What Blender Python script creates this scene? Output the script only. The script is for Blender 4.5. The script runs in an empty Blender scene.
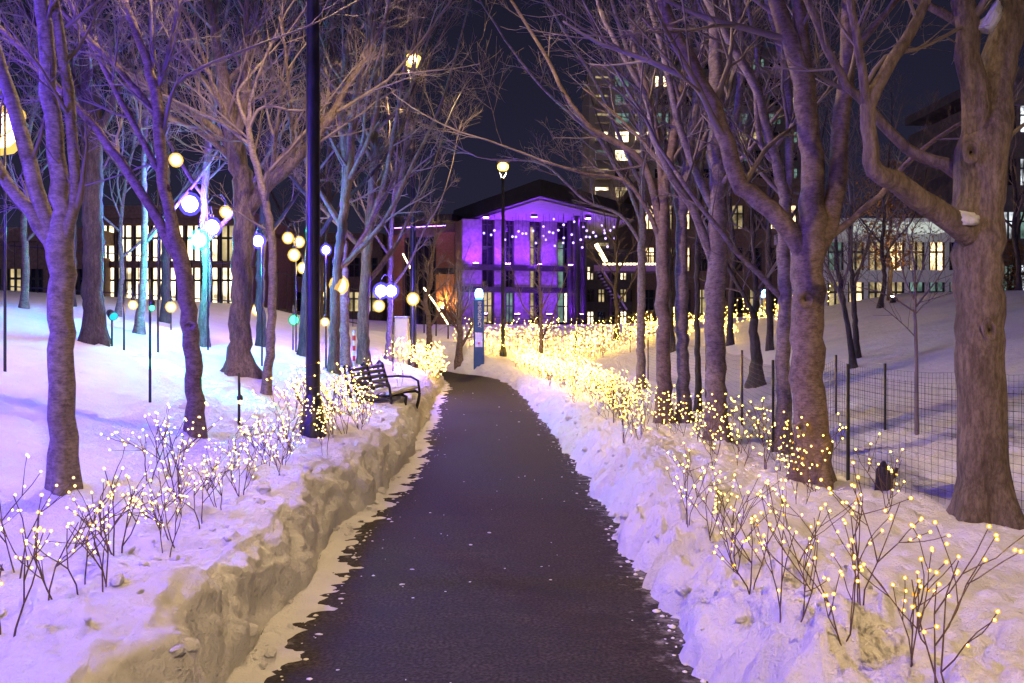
import bpy, bmesh, math, random
import numpy as np
from mathutils import Vector, Matrix
from mathutils.bvhtree import BVHTree

# ------------------------------------------------------------------ camera, world, sun, exposure
S = bpy.context.scene
COL = S.collection
F, CX, HY, CAMZ = 1024 * 30 / 36, 512.0, 328.0, 1.6      # focal length in px, principal x, horizon row, eye height
cam = bpy.data.objects.new('camera', bpy.data.cameras.new('camera'))
COL.objects.link(cam)
cam.location = (0, 0, CAMZ)
cam.rotation_euler = (math.radians(90), 0, 0)
cam.data.lens = 30
cam.data.sensor_width = 36
cam.data.shift_y = -13.5 / 1024
cam.data.clip_end = 2000
S.camera = cam

W = bpy.data.worlds.new('World')
S.world = W
W.use_nodes = True
wt = W.node_tree
wt.nodes.clear()
wo = wt.nodes.new('ShaderNodeOutputWorld')
wb = wt.nodes.new('ShaderNodeBackground')
wg = wt.nodes.new('ShaderNodeTexCoord')
ws = wt.nodes.new('ShaderNodeSeparateXYZ')
wr = wt.nodes.new('ShaderNodeValToRGB')
wr.color_ramp.elements[0].position = 0.0
wr.color_ramp.elements[0].color = (0.020, 0.019, 0.040, 1)
wr.color_ramp.elements[1].position = 0.55
wr.color_ramp.elements[1].color = (0.006, 0.006, 0.015, 1)
wt.links.new(wg.outputs['Generated'], ws.inputs[0])
wt.links.new(ws.outputs['Z'], wr.inputs[0])
wt.links.new(wr.outputs[0], wb.inputs['Color'])
wb.inputs['Strength'].default_value = 1.0
wt.links.new(wb.outputs[0], wo.inputs['Surface'])

sun = bpy.data.objects.new('night_glow', bpy.data.lights.new('night_glow', 'SUN'))
COL.objects.link(sun)
sun.data.energy = 0.27
sun.data.color = (0.95, 0.74, 1.0)
sun.data.angle = math.radians(60)
sun.rotation_euler = (math.radians(48), 0, math.radians(-28))

S.view_settings.view_transform = 'Standard'
S.view_settings.look = 'None'
S.view_settings.exposure = 0.1
S.view_settings.gamma = 1.0
S.view_settings.use_curve_mapping = False
S.cycles.use_denoising = True
S.cycles.use_adaptive_sampling = True
S.cycles.adaptive_threshold = 0.02
S.cycles.max_bounces = 4
S.cycles.diffuse_bounces = 2
S.cycles.glossy_bounces = 2
S.cycles.transparent_max_bounces = 40
S.cycles.sample_clamp_indirect = 2.0
S.cycles.sample_clamp_direct = 0.0
S.cycles.caustics_reflective = False
S.cycles.caustics_refractive = False

rng = random.Random(11)
NR = np.random.RandomState(5)
R = math.radians

# light strengths (radiance of the glowing surfaces)
L_STREET, L_BLUE, L_WARM, L_TEAL = 60.0, 14.0, 14.0, 9.0
P_STREET, P_LAMP = 2000.0, {'g_blue': 520.0, 'g_warm': 24.0, 'g_teal': 620.0, 'g_green': 8.0}     # watts of the lamps
C_LAMP = {'g_blue': (.11, .045, 1.0), 'g_warm': (1, .64, .26), 'g_teal': (.02, .85, .62), 'g_green': (.05, .8, .4)}
L_FAIRY = 820.0

# ------------------------------------------------------------------ helpers: pixels, noise, meshes
def pt(px, py, d):
    return Vector(((px - CX) / F * d, d, CAMZ - (py - HY) / F * d))

def _h(ix, iy, iz, s):
    n = (ix.astype(np.int64) * 374761393 + iy.astype(np.int64) * 668265263 + iz.astype(np.int64) * 1440662683 + s * 97531) & 0x7fffffff
    n = ((n ^ (n >> 13)) * 1274126177) & 0x7fffffff
    n = n ^ (n >> 16)
    return (n & 0xffff) / 65535.0

def vnoise(x, y, z, s=0):
    x, y, z = np.broadcast_arrays(np.asarray(x, float), np.asarray(y, float), np.asarray(z, float))
    ix, iy, iz = np.floor(x), np.floor(y), np.floor(z)
    fx, fy, fz = x - ix, y - iy, z - iz
    fx, fy, fz = (f * f * (3 - 2 * f) for f in (fx, fy, fz))
    r = 0
    for a in (0, 1):
        for b in (0, 1):
            for c in (0, 1):
                w = (fx if a else 1 - fx) * (fy if b else 1 - fy) * (fz if c else 1 - fz)
                r = r + w * _h(ix + a, iy + b, iz + c, s)
    return r * 2 - 1

def fbm(x, y, z=0.0, s=0, o=4, g=0.5):
    r, a = 0, 1.0
    for k in range(o):
        r = r + a * vnoise(np.asarray(x) * 2 ** k, np.asarray(y) * 2 ** k, np.asarray(z) * 2 ** k, s + k * 7)
        a *= g
    return r

def worley(x, y, z, s=0):
    ix, iy, iz = np.floor(x), np.floor(y), np.floor(z)
    f1 = np.full(np.shape(x), 9.0)
    val = np.zeros(np.shape(x))
    for a in (-1, 0, 1):
        for b in (-1, 0, 1):
            for c in (-1, 0, 1):
                jx, jy, jz = ix + a, iy + b, iz + c
                dx = jx + _h(jx, jy, jz, s) - x
                dy = jy + _h(jx, jy, jz, s + 1) - y
                dz = jz + _h(jx, jy, jz, s + 2) - z
                d = dx * dx + dy * dy + dz * dz
                m = d < f1
                v = _h(jx, jy, jz, s + 3) + 0.5 * (dx * (_h(jx, jy, jz, s + 4) - .5) + dy * (_h(jx, jy, jz, s + 5) - .5) + dz * (_h(jx, jy, jz, s + 6) - .5))
                val = np.where(m, v, val)
                f1 = np.where(m, d, f1)
    return np.sqrt(f1), val

class MB:
    """collects shapes; build() links them as one mesh object"""
    def __init__(self):
        self.v, self.f = [], []
    def add(self, vs, fs):
        o = len(self.v)
        self.v.extend(vs)
        self.f.extend(tuple(i + o for i in f) for f in fs)
    def box(self, lo, hi, M=None):
        x0, y0, z0 = lo
        x1, y1, z1 = hi
        vs = [Vector(p) for p in ((x0, y0, z0), (x1, y0, z0), (x1, y1, z0), (x0, y1, z0), (x0, y0, z1), (x1, y0, z1), (x1, y1, z1), (x0, y1, z1))]
        if M is not None:
            vs = [M @ p for p in vs]
        self.add(vs, [(0, 3, 2, 1), (4, 5, 6, 7), (0, 1, 5, 4), (1, 2, 6, 5), (2, 3, 7, 6), (3, 0, 4, 7)])
    def tube(self, pts, rad, n=6, cap=True, wob=None):
        pts = [Vector(p) for p in pts]
        if not hasattr(rad, '__len__'):
            rad = [rad] * len(pts)
        T = []
        for i in range(len(pts)):
            t = pts[min(i + 1, len(pts) - 1)] - pts[max(i - 1, 0)]
            T.append(t.normalized() if t.length > 1e-9 else Vector((0, 0, 1)))
        ref = Vector((1, 0, 0)) if abs(T[0].x) < .8 else Vector((0, 1, 0))
        u = (ref - T[0] * ref.dot(T[0])).normalized()
        vs = []
        for i, p in enumerate(pts):
            u = (u - T[i] * u.dot(T[i]))
            u = u.normalized() if u.length > 1e-6 else T[i].orthogonal().normalized()
            w = T[i].cross(u)
            for k in range(n):
                a = 2 * math.pi * k / n
                r = rad[i] * (wob(i, a) if wob else 1.0)
                vs.append(p + u * (math.cos(a) * r) + w * (math.sin(a) * r))
        fs = []
        for i in range(len(pts) - 1):
            for k in range(n):
                a, b = i * n + k, i * n + (k + 1) % n
                fs.append((a, b, b + n, a + n))
        if cap:
            fs.append(tuple(range(n - 1, -1, -1)))
            fs.append(tuple((len(pts) - 1) * n + k for k in range(n)))
        self.add(vs, fs)
    def lathe(self, prof, n=16, c=(0, 0, 0)):
        c = Vector(c)
        vs = [c + Vector((r * math.cos(2 * math.pi * k / n), r * math.sin(2 * math.pi * k / n), z)) for r, z in prof for k in range(n)]
        fs = [(i * n + k, i * n + (k + 1) % n, (i + 1) * n + (k + 1) % n, (i + 1) * n + k) for i in range(len(prof) - 1) for k in range(n)]
        self.add(vs, fs)
    def ball(self, c, r, sub=1, sc=(1, 1, 1)):
        vs, fs = ICO[sub]
        c = Vector(c)
        self.add([c + Vector((p.x * r * sc[0], p.y * r * sc[1], p.z * r * sc[2])) for p in vs], fs)
    def mesh(self, name, mat, smooth=False):
        me = bpy.data.meshes.new(name)
        me.from_pydata([tuple(p) for p in self.v], [], self.f)
        me.materials.append(mat)
        if smooth:
            me.polygons.foreach_set('use_smooth', [True] * len(me.polygons))
        me.update()
        return me
    def build(self, name, mat, parent=None, smooth=False):
        return link(name, self.mesh(name, mat, smooth), parent)

ICO = {}
for s_ in (1, 2, 3):
    b_ = bmesh.new()
    bmesh.ops.create_icosphere(b_, subdivisions=s_, radius=1)
    b_.verts.ensure_lookup_table()
    ICO[s_] = ([v.co.copy() for v in b_.verts], [tuple(v.index for v in f.verts) for f in b_.faces])
    b_.free()

def link(name, me, parent=None):
    o = bpy.data.objects.new(name, me)
    COL.objects.link(o)
    if parent:
        o.parent = parent
    return o

def tag(o, label=None, cat=None, group=None, kind=None):
    for k, v in (('label', label), ('category', cat), ('group', group), ('kind', kind)):
        if v:
            o[k] = v
    return o

def thing(name, label, cat, loc=(0, 0, 0), rz=0, group=None):
    o = bpy.data.objects.new(name, None)
    COL.objects.link(o)
    o.empty_display_size = .1
    o.location = loc
    o.rotation_euler = (0, 0, rz)
    return tag(o, label, cat, group)

def bevel(o, w, seg=2):
    m = o.modifiers.new('bevel', 'BEVEL')
    m.width = w
    m.segments = seg
    m.limit_method = 'ANGLE'

# ------------------------------------------------------------------ materials
def mat(name, col, rough=.6, metal=0, col2=None, scale=6, detail=5, stretch=(1, 1, 1), bump=0, bscale=None, spec=.5, ramp=(.35, .65), emit=None, estr=0):
    m = bpy.data.materials.new(name)
    m.use_nodes = True
    t = m.node_tree
    b = t.nodes['Principled BSDF']
    b.inputs['Base Color'].default_value = (*col, 1)
    b.inputs['Roughness'].default_value = rough
    b.inputs['Metallic'].default_value = metal
    b.inputs['Specular IOR Level'].default_value = spec
    if emit:
        b.inputs['Emission Color'].default_value = (*emit, 1)
        b.inputs['Emission Strength'].default_value = estr
    if col2 or bump:
        tc = t.nodes.new('ShaderNodeTexCoord')
        mp = t.nodes.new('ShaderNodeMapping')
        mp.inputs['Scale'].default_value = stretch
        t.links.new(tc.outputs['Object'], mp.inputs[0])
    if col2:
        n = t.nodes.new('ShaderNodeTexNoise')
        n.inputs['Scale'].default_value = scale
        n.inputs['Detail'].default_value = detail
        r = t.nodes.new('ShaderNodeValToRGB')
        r.color_ramp.elements[0].position, r.color_ramp.elements[1].position = ramp
        r.color_ramp.elements[0].color = (*col, 1)
        r.color_ramp.elements[1].color = (*col2, 1)
        t.links.new(mp.outputs[0], n.inputs['Vector'])
        t.links.new(n.outputs['Fac'], r.inputs[0])
        t.links.new(r.outputs[0], b.inputs['Base Color'])
    if bump:
        n2 = t.nodes.new('ShaderNodeTexNoise')
        n2.inputs['Scale'].default_value = bscale or scale
        n2.inputs['Detail'].default_value = 6
        n2.inputs['Roughness'].default_value = .6
        bp = t.nodes.new('ShaderNodeBump')
        bp.inputs['Strength'].default_value = 1
        bp.inputs['Distance'].default_value = bump
        t.links.new(mp.outputs[0], n2.inputs['Vector'])
        t.links.new(n2.outputs['Fac'], bp.inputs['Height'])
        t.links.new(bp.outputs[0], b.inputs['Normal'])
    return m

def glow(name, col, strength):
    m = bpy.data.materials.new(name)
    m.use_nodes = True
    t = m.node_tree
    t.nodes.clear()
    o = t.nodes.new('ShaderNodeOutputMaterial')
    e = t.nodes.new('ShaderNodeEmission')
    e.inputs['Color'].default_value = (*col, 1)
    e.inputs['Strength'].default_value = strength
    t.links.new(e.outputs[0], o.inputs['Surface'])
    return m

def bark(name, c1, c2, plate=False, sc=1.0):
    """bark: blotchy colour, furrows (plate) or horizontal lenticels"""
    m = bpy.data.materials.new(name)
    m.use_nodes = True
    t = m.node_tree
    b = t.nodes['Principled BSDF']
    b.inputs['Roughness'].default_value = .75
    b.inputs['Specular IOR Level'].default_value = .25
    tc = t.nodes.new('ShaderNodeTexCoord')
    def noise(scl, stretch, det=6, ro=.6):
        mp = t.nodes.new('ShaderNodeMapping')
        mp.inputs['Scale'].default_value = stretch
        n = t.nodes.new('ShaderNodeTexNoise')
        n.inputs['Scale'].default_value = scl * sc
        n.inputs['Detail'].default_value = det
        n.inputs['Roughness'].default_value = ro
        t.links.new(tc.outputs['Object'], mp.inputs[0])
        t.links.new(mp.outputs[0], n.inputs['Vector'])
        return n
    big = noise(5, (1, 1, .6))
    fine = noise(16, (1.6, 1.6, .25) if plate else (1.1, 1.1, 1.25), 7, .7)
    ramp = t.nodes.new('ShaderNodeValToRGB')
    ramp.color_ramp.elements[0].position, ramp.color_ramp.elements[1].position = .3, .7
    ramp.color_ramp.elements[0].color = (*c1, 1)
    ramp.color_ramp.elements[1].color = (*c2, 1)
    t.links.new(big.outputs['Fac'], ramp.inputs[0])
    r2 = t.nodes.new('ShaderNodeValToRGB')
    r2.color_ramp.elements[0].position, r2.color_ramp.elements[1].position = .36, .58
    r2.color_ramp.elements[0].color = (.40, .37, .35, 1)
    r2.color_ramp.elements[1].color = (1, 1, 1, 1)
    t.links.new(fine.outputs['Fac'], r2.inputs[0])
    vf = noise(46, (1.2, 1.2, .5) if plate else (.6, .6, 1.9), 4, .7)
    r3 = t.nodes.new('ShaderNodeValToRGB')
    r3.color_ramp.elements[0].position, r3.color_ramp.elements[1].position = .40, .56
    r3.color_ramp.elements[0].color = (.5, .47, .45, 1)
    r3.color_ramp.elements[1].color = (1.1, 1.1, 1.1, 1)
    t.links.new(vf.outputs['Fac'], r3.inputs[0])
    m0 = t.nodes.new('ShaderNodeMix'); m0.data_type = 'RGBA'; m0.blend_type = 'MULTIPLY'; m0.inputs['Factor'].default_value = .75
    t.links.new(r2.outputs[0], m0.inputs['A']); t.links.new(r3.outputs[0], m0.inputs['B'])
    mx = t.nodes.new('ShaderNodeMix')
    mx.data_type = 'RGBA'
    mx.blend_type = 'MULTIPLY'
    mx.inputs['Factor'].default_value = .85
    t.links.new(ramp.outputs[0], mx.inputs['A'])
    t.links.new(m0.outputs['Result'], mx.inputs['B'])
    t.links.new(mx.outputs['Result'], b.inputs['Base Color'])
    bp = t.nodes.new('ShaderNodeBump')
    bp.inputs['Distance'].default_value = .03 if plate else .008
    t.links.new(fine.outputs['Fac'], bp.inputs['Height'])
    t.links.new(bp.outputs[0], b.inputs['Normal'])
    return m

M = {}
M['snow'] = mat('snow', (.80, .80, .82), .55, col2=(.88, .88, .89), scale=2.2, bump=.055, bscale=10, spec=.3)
def add_relief(m, scale, dist, detail=4):
    t = m.node_tree
    b = t.nodes['Principled BSDF']
    old = b.inputs['Normal'].links[0].from_socket
    tc = t.nodes.new('ShaderNodeTexCoord')
    n = t.nodes.new('ShaderNodeTexNoise'); n.inputs['Scale'].default_value = scale; n.inputs['Detail'].default_value = detail; n.inputs['Roughness'].default_value = .7
    bp = t.nodes.new('ShaderNodeBump'); bp.inputs['Distance'].default_value = dist
    t.links.new(tc.outputs['Object'], n.inputs['Vector']); t.links.new(n.outputs['Fac'], bp.inputs['Height'])
    t.links.new(old, bp.inputs['Normal']); t.links.new(bp.outputs[0], b.inputs['Normal'])
add_relief(M['snow'], 48, .022, 7)
M['asphalt'] = mat('asphalt', (.016, .013, .012), .7, col2=(.066, .056, .050), scale=60, detail=8, bump=.006, bscale=130, ramp=(.38, .72), spec=.22)
def patchy(m, scale, lo, hi):
    t = m.node_tree
    b = t.nodes['Principled BSDF']
    tc = t.nodes.new('ShaderNodeTexCoord')
    mp = t.nodes.new('ShaderNodeMapping'); mp.inputs['Scale'].default_value = (.8, 2.2, 1)
    n = t.nodes.new('ShaderNodeTexNoise'); n.inputs['Scale'].default_value = scale; n.inputs['Detail'].default_value = 6; n.inputs['Roughness'].default_value = .65
    r = t.nodes.new('ShaderNodeMapRange'); r.inputs['From Min'].default_value = .35; r.inputs['From Max'].default_value = .68; r.inputs['To Min'].default_value = lo; r.inputs['To Max'].default_value = hi
    t.links.new(tc.outputs['Object'], mp.inputs[0]); t.links.new(mp.outputs[0], n.inputs['Vector']); t.links.new(n.outputs['Fac'], r.inputs['Value'])
    t.links.new(r.outputs[0], b.inputs['Roughness'])
    old = b.inputs['Base Color'].links[0].from_socket
    mx = t.nodes.new('ShaderNodeMix'); mx.data_type = 'RGBA'; mx.blend_type = 'MULTIPLY'; mx.inputs['Factor'].default_value = 1
    r2 = t.nodes.new('ShaderNodeValToRGB')
    r2.color_ramp.elements[0].position, r2.color_ramp.elements[1].position = .36, .66
    r2.color_ramp.elements[0].color = (.55, .54, .54, 1); r2.color_ramp.elements[1].color = (1.35, 1.3, 1.25, 1)
    t.links.new(n.outputs['Fac'], r2.inputs[0]); t.links.new(old, mx.inputs['A']); t.links.new(r2.outputs[0], mx.inputs['B']); t.links.new(mx.outputs['Result'], b.inputs['Base Color'])
patchy(M['asphalt'], 2.4, .72, .92)
def dusted(m):
    # thin packed snow and salt left on the asphalt, mostly by the banks
    t = m.node_tree
    b = t.nodes['Principled BSDF']
    at = t.nodes.new('ShaderNodeAttribute'); at.attribute_name = 'dust'
    tc = t.nodes.new('ShaderNodeTexCoord')
    mp = t.nodes.new('ShaderNodeMapping'); mp.inputs['Scale'].default_value = (1.0, 1.25, 1)
    n = t.nodes.new('ShaderNodeTexNoise'); n.inputs['Scale'].default_value = 9; n.inputs['Detail'].default_value = 8; n.inputs['Roughness'].default_value = .72
    t.links.new(tc.outputs['Object'], mp.inputs[0]); t.links.new(mp.outputs[0], n.inputs['Vector'])
    ad = t.nodes.new('ShaderNodeMath'); ad.operation = 'MULTIPLY_ADD'; ad.inputs[1].default_value = .30
    t.links.new(at.outputs['Fac'], ad.inputs[0]); t.links.new(n.outputs['Fac'], ad.inputs[2])
    r = t.nodes.new('ShaderNodeMapRange'); r.inputs['From Min'].default_value = .72; r.inputs['From Max'].default_value = .98; r.inputs['To Max'].default_value = .8
    t.links.new(ad.outputs[0], r.inputs['Value'])
    old = b.inputs['Base Color'].links[0].from_socket
    mx = t.nodes.new('ShaderNodeMix'); mx.data_type = 'RGBA'; mx.inputs['B'].default_value = (.42, .41, .42, 1)
    t.links.new(r.outputs[0], mx.inputs['Factor']); t.links.new(old, mx.inputs['A']); t.links.new(mx.outputs['Result'], b.inputs['Base Color'])
dusted(M['asphalt'])
M['crumb'] = mat('snow_crumb', (.82, .82, .84), .6)
M['bark_grey'] = bark('bark_grey', (.19, .15, .125), (.31, .26, .22))
M['bark_brown'] = bark('bark_brown', (.16, .115, .085), (.27, .205, .155))
M['bark_dark'] = bark('bark_dark', (.05, .042, .038), (.10, .085, .075), plate=True)
M['bark_furrow'] = bark('bark_furrow', (.14, .105, .085), (.26, .205, .17), plate=True)
M['twig'] = mat('twig_bark', (.11, .085, .074), .7, col2=(.19, .15, .13), scale=3)
M['black'] = mat('black_paint', (.012, .012, .014), .35, col2=(.022, .021, .022), scale=9)
M['wire'] = mat('black_wire', (.02, .02, .02), .5, col2=(.03, .03, .03), scale=30)
M['stem'] = mat('brown_wire_twig', (.075, .045, .025), .6, col2=(.12, .075, .042), scale=40)
M['fairy'] = glow('fairy_bulb_glow', (1, .58, .065), L_FAIRY)
M['fairy_pale'] = glow('fairy_bulb_glow_pale', (1, .66, .17), L_FAIRY * .3)
M['g_street'] = glow('street_lamp_glow', (1, .68, .28), L_STREET)
M['g_warm'] = glow('warm_globe_glow', (1, .66, .26), L_WARM)
M['g_blue'] = glow('blue_globe_glow', (.50, .50, 1.0), L_BLUE)
M['g_teal'] = glow('teal_globe_glow', (.35, .9, .95), L_TEAL)
M['g_violet'] = glow('violet_bulb_glow', (.42, .28, 1.0), 5)
def point(name, parent, loc, watts, col, r):
    l = bpy.data.lights.new(name, 'POINT')
    l.energy = watts; l.color = col; l.shadow_soft_size = r
    l.use_soft_falloff = False
    o = bpy.data.objects.new(name, l); COL.objects.link(o); o.parent = parent; o.location = loc
    return o
def halo_shell(name, col, strength, k):  # half-clear glowing surface: the halo round a lamp, built as a shell
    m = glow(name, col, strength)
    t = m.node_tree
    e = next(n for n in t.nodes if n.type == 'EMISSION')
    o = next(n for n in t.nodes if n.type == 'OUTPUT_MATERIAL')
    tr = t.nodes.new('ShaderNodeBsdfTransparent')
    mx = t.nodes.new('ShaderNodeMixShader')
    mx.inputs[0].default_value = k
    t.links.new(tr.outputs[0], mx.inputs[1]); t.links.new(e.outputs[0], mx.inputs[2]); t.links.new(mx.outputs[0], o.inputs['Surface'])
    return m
M['s_fairy'] = halo_shell('fairy_bulb_halo', (1, .50, .05), 1.5, .88)
M['s_fairy_pale'] = halo_shell('fairy_bulb_halo_pale', (1, .60, .16), 1.35, .8)
M['s_fairy_far'] = halo_shell('fairy_bulb_halo_far', (1, .50, .055), 1.6, .66)
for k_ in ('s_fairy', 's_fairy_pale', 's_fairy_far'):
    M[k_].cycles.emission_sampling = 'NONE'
M['s_street'] = halo_shell('street_halo_glow', (1, .60, .14), 4.0, .5)
M['s_warm'] = halo_shell('warm_halo_glow', (1, .58, .12), 1.9, .42)
M['s_blue'] = halo_shell('blue_halo_glow', (.12, .09, 1.0), 1.9, .42)
M['s_teal'] = halo_shell('teal_halo_glow', (.03, .75, .8), 1.6, .42)
M['s_green'] = halo_shell('green_halo_glow', (.05, .8, .4), .8, .38)
M['g_phone'] = glow('blue_beacon_glow', (.10, .28, 1.0), 60)
M['g_green'] = glow('green_globe_glow', (.05, .8, .4), 10)
for k_ in ('g_street', 'g_warm', 'g_blue', 'g_teal', 'g_green'):
    M[k_].cycles.emission_sampling = 'NONE'      # their lamps carry the light
M['slat'] = mat('dark_painted_slat', (.03, .03, .045), .4, col2=(.05, .048, .06), scale=14)

# ------------------------------------------------------------------ terrain: one snow sheet with the ploughed trench of the path
YK = np.array([-14, 2, 3.84, 5.2, 7.0, 8.3, 10.5, 13.4, 14.8, 18.96, 23.9, 25.6, 27.2, 28.6, 29.8, 31.0])
XLK = np.array([-.95, -.96, -.98, -1.08, -1.05, -1.02, -1.02, -1.13, -1.22, -1.46, -1.72, -1.95, -2.9, -4.8, -8.0, -14.0])
XRK = np.array([.86, .86, .846, .84, .825, .81, .73, .60, .52, .30, -.06, -.35, -1.0, -2.3, -4.6, -8.4])
def xl(y): return np.interp(y, YK, XLK)
def xr(y): return np.interp(y, YK, XRK)
def zp(y): return np.interp(y, [0, 25, 28, 31, 36], [0, 0, .10, .42, .9])     # path level

def far_z(x, y):
    """level of the land away from the path"""
    l = .55 + .22 * np.minimum(np.maximum(0, -x - 2.8), 5.5) + .06 * np.minimum(np.maximum(0, -x - 8.3), 14) + .03 * np.clip(y - 8, 0, 24)
    r = .38 + .19 * np.minimum(np.maximum(0, x - 3.4), 9) + .035 * np.clip(y - 9, 0, 22) * np.clip((x - 1.5) / 3, 0, 1)
    k = np.clip((x + 1.2) / 1.6 + np.clip((y - 24) / 6, 0, 1) * .5, 0, 1)
    z = l * (1 - k) + r * k
    c = .32 + np.clip(y - 29.5, 0, 13) * .112
    kk = np.clip((y - 26) / 9, 0, 1)
    z2 = np.maximum(c, z * (1 - .6 * kk) + c * .6 * kk)
    return z * (1 - kk) + z2 * kk

def make_terrain():
    ys = np.concatenate([np.arange(-14, 2, .4), np.arange(2, 3.2, .06), np.arange(3.2, 9, .034), np.arange(9, 16, .06), np.arange(16, 33, .14), 33 + np.cumsum(.2 * 1.09 ** np.arange(58))])
    ny = len(ys)
    # columns: s = distance outward from the bank foot (left), from the path edge (right)
    Lfar = 4.2 + np.cumsum(.14 * 1.105 ** np.arange(52))
    Ltop = np.concatenate([np.linspace(.21, 1.4, 62), np.linspace(1.43, 4.1, 62)])
    Lface = np.linspace(0, 1, 34)
    Lapr = np.linspace(.56, .008, 34)
    cols = []
    Y = ys[:, None]
    foot = xl(Y) - .26 - .07 * vnoise(Y * 1.3, 0, 0, 3) - .05 * vnoise(Y * 3.1, 0, 0, 4)
    hl = .43 + .05 * vnoise(Y * .9, 0, 0, 8) + .05 * vnoise(Y * 3.3, 0, 0, 9)
    fade = np.clip((30.5 - Y) / 5, 0, 1)           # the trench fades out behind the bend
    fz = lambda x: far_z(x, np.broadcast_to(Y, x.shape))
    z0 = zp(Y)
    def lumps(x, y, amp=1.0):
        return amp * (.045 * fbm(x * 1.1, y * 1.1, 0, 20, 4) + .022 * np.abs(fbm(x * 5.2, y * 5.2, 0, 31, 3)) + .016 * fbm(x * 13, y * 13, 0, 41, 3, .6))
    parts = []
    # far left .. top of left bank
    s = np.concatenate([Lfar[::-1], Ltop[::-1]])[None, :]
    x = foot - s
    w = np.clip(s / 1.6, 0, 1) ** .8
    top = z0 + hl
    z = top * (1 - w) + (fz(x) + .0) * w
    near = np.clip((14 - np.abs(Y - 3)) / 8, .35, 1)
    z = z + lumps(x, Y, 1.0) * near
    # hummocks thrown up on top of the bank by the shovel
    f1, cv = worley(x * 2.6, Y * 2.6 + 0 * x, 0 * x, 60)
    z = z + np.clip(1 - s / 1.0, 0, 1) * (.05 * (cv - .55)) * fade
    parts.append((x, Y + 0 * x, z))
    # left face
    t = Lface[::-1][None, :]
    x = foot - .20 * t ** 1.1
    z = z0 + (hl) * np.sin(t * math.pi / 2) ** .9
    f1, cv = worley(Y * 2.6 + 0 * t, z * 2.9, 0 * z, 71)
    f2, cv2 = worley(Y * 6.5 + 0 * t, z * 6.0, 0 * z, 81)
    env = np.clip(np.sin(np.clip(t, 0.02, 1) * math.pi) * 1.25 + .25 * t, 0, 1) * fade
    x = x + env * (.06 * (cv - .45) + .018 * (cv2 - .5) + .035 * fbm(Y * 3 + 0 * t, z * 3, 0, 95, 3) + .022 * fbm(Y * 7 + 0 * t, z * 8, 0, 91, 5, .66) + .010 * (worley(Y * 13 + 0 * t, z * 14, 0 * z, 85)[1] - .5))
    z = z + lumps(foot - .16, Y, 1.0) * near * t + (.05 * (worley((foot - .16) * 2.6, Y * 2.6, 0 * Y, 60)[1] - .55)) * fade * t
    parts.append((x, Y + 0 * x, z))
    # left apron of packed snow, ragged towards the asphalt
    s = Lapr[::-1][None, :]
    x = foot + s
    e = (s - .30) / .26                             # 0 at mean edge
    rag = vnoise(x * 1.2, Y * 3.7, 0, 107) * .55 + vnoise(x * 2.2, Y * 9, 0, 101) * .3 + vnoise(x * 4, Y * 23, 0, 103) * .3 + vnoise(x * 11, Y * 37, 0, 109) * .3
    z = z0 + .045 * np.clip(.9 - (s / .30) ** 1.5 * .85 + rag * .55 * np.clip(s / .2, 0, 1), -1.2, 1.5)
    z = z + .012 * fbm(x * 12, Y * 12, 0, 105, 2) - np.clip((s - .40) / .16, 0, 1) * .09 - .012
    parts.append((x, Y + 0 * x, z))
    # under the path
    u = np.linspace(.06, .94, 8)[None, :]
    a, b = foot + .58, xr(Y) - .34
    x = a + (b - a) * u
    z = z0 - .07 + 0 * x
    parts.append((x, Y + 0 * x, z))
    # right slope
    s = np.concatenate([np.linspace(-.32, .8, 76), np.linspace(.82, 3.6, 84), 3.7 + np.cumsum(.14 * 1.105 ** np.arange(52))])[None, :]
    ed = xr(Y) + .04 * vnoise(Y * 1.7, 0, 0, 111)
    x = ed + s
    rag = .055 * vnoise(Y * 3.1 + 0 * s, s * 3, 0, 113) + .035 * vnoise(Y * 11 + 0 * s, s * 8, 0, 115) + .035 * vnoise(Y * 30 + 0 * s, s * 14, 0, 117)
    q = np.clip((s + rag * 1.2) / .62, 0, 1)
    rise = (q * (2 - q)) * .34 + .05 * np.clip(q * 9, 0, 1)
    k = np.clip((s - .5) / 1.4, 0, 1)
    kf = np.clip((Y - 29.5) / 3, 0, 1)
    zb = z0 + rise
    z = zb * (1 - k) + fz(x) * k
    z = z * (1 - kf) + fz(x) * kf
    z = np.where(s + rag < 0, np.where(kf > .5, z, z0 - .07 + np.clip((s + rag + .09) / .09, 0, 1) * .06), z)
    f1, cv = worley(x * 5.5, Y * 5.5 + 0 * x, z * 3, 131)
    f2, cv2 = worley(x * 2.2, Y * 2.2 + 0 * x, 0 * z, 141)
    f3, cv3 = worley(x * 12, Y * 12 + 0 * x, z * 8, 151)
    lump = (.022 * (cv3 - .5) + .045 * (cv - .4) + .10 * (cv2 - .5) + .035 * np.abs(fbm(x * 3.4, Y * 3.4 + 0 * x, 0, 161, 4, .6)) + .02 * fbm(x * 17, Y * 17 + 0 * x, 0, 171, 3, .6)) * np.clip((s + rag - .03) / .2, 0, 1) * np.clip(1.7 - s, .12, 1)
    z = z + (lumps(x, Y, 1.0) * np.clip((s) / .3, 0, 1) + lump) * np.clip(near, .4, 1) * (1 - .5 * kf)
    parts.append((x, Y + 0 * x, z))
    X = np.concatenate([p[0] for p in parts], 1)
    YY = np.concatenate([p[1] for p in parts], 1)
    Z = np.concatenate([p[2] for p in parts], 1)
    fr = random.Random(77)
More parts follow.
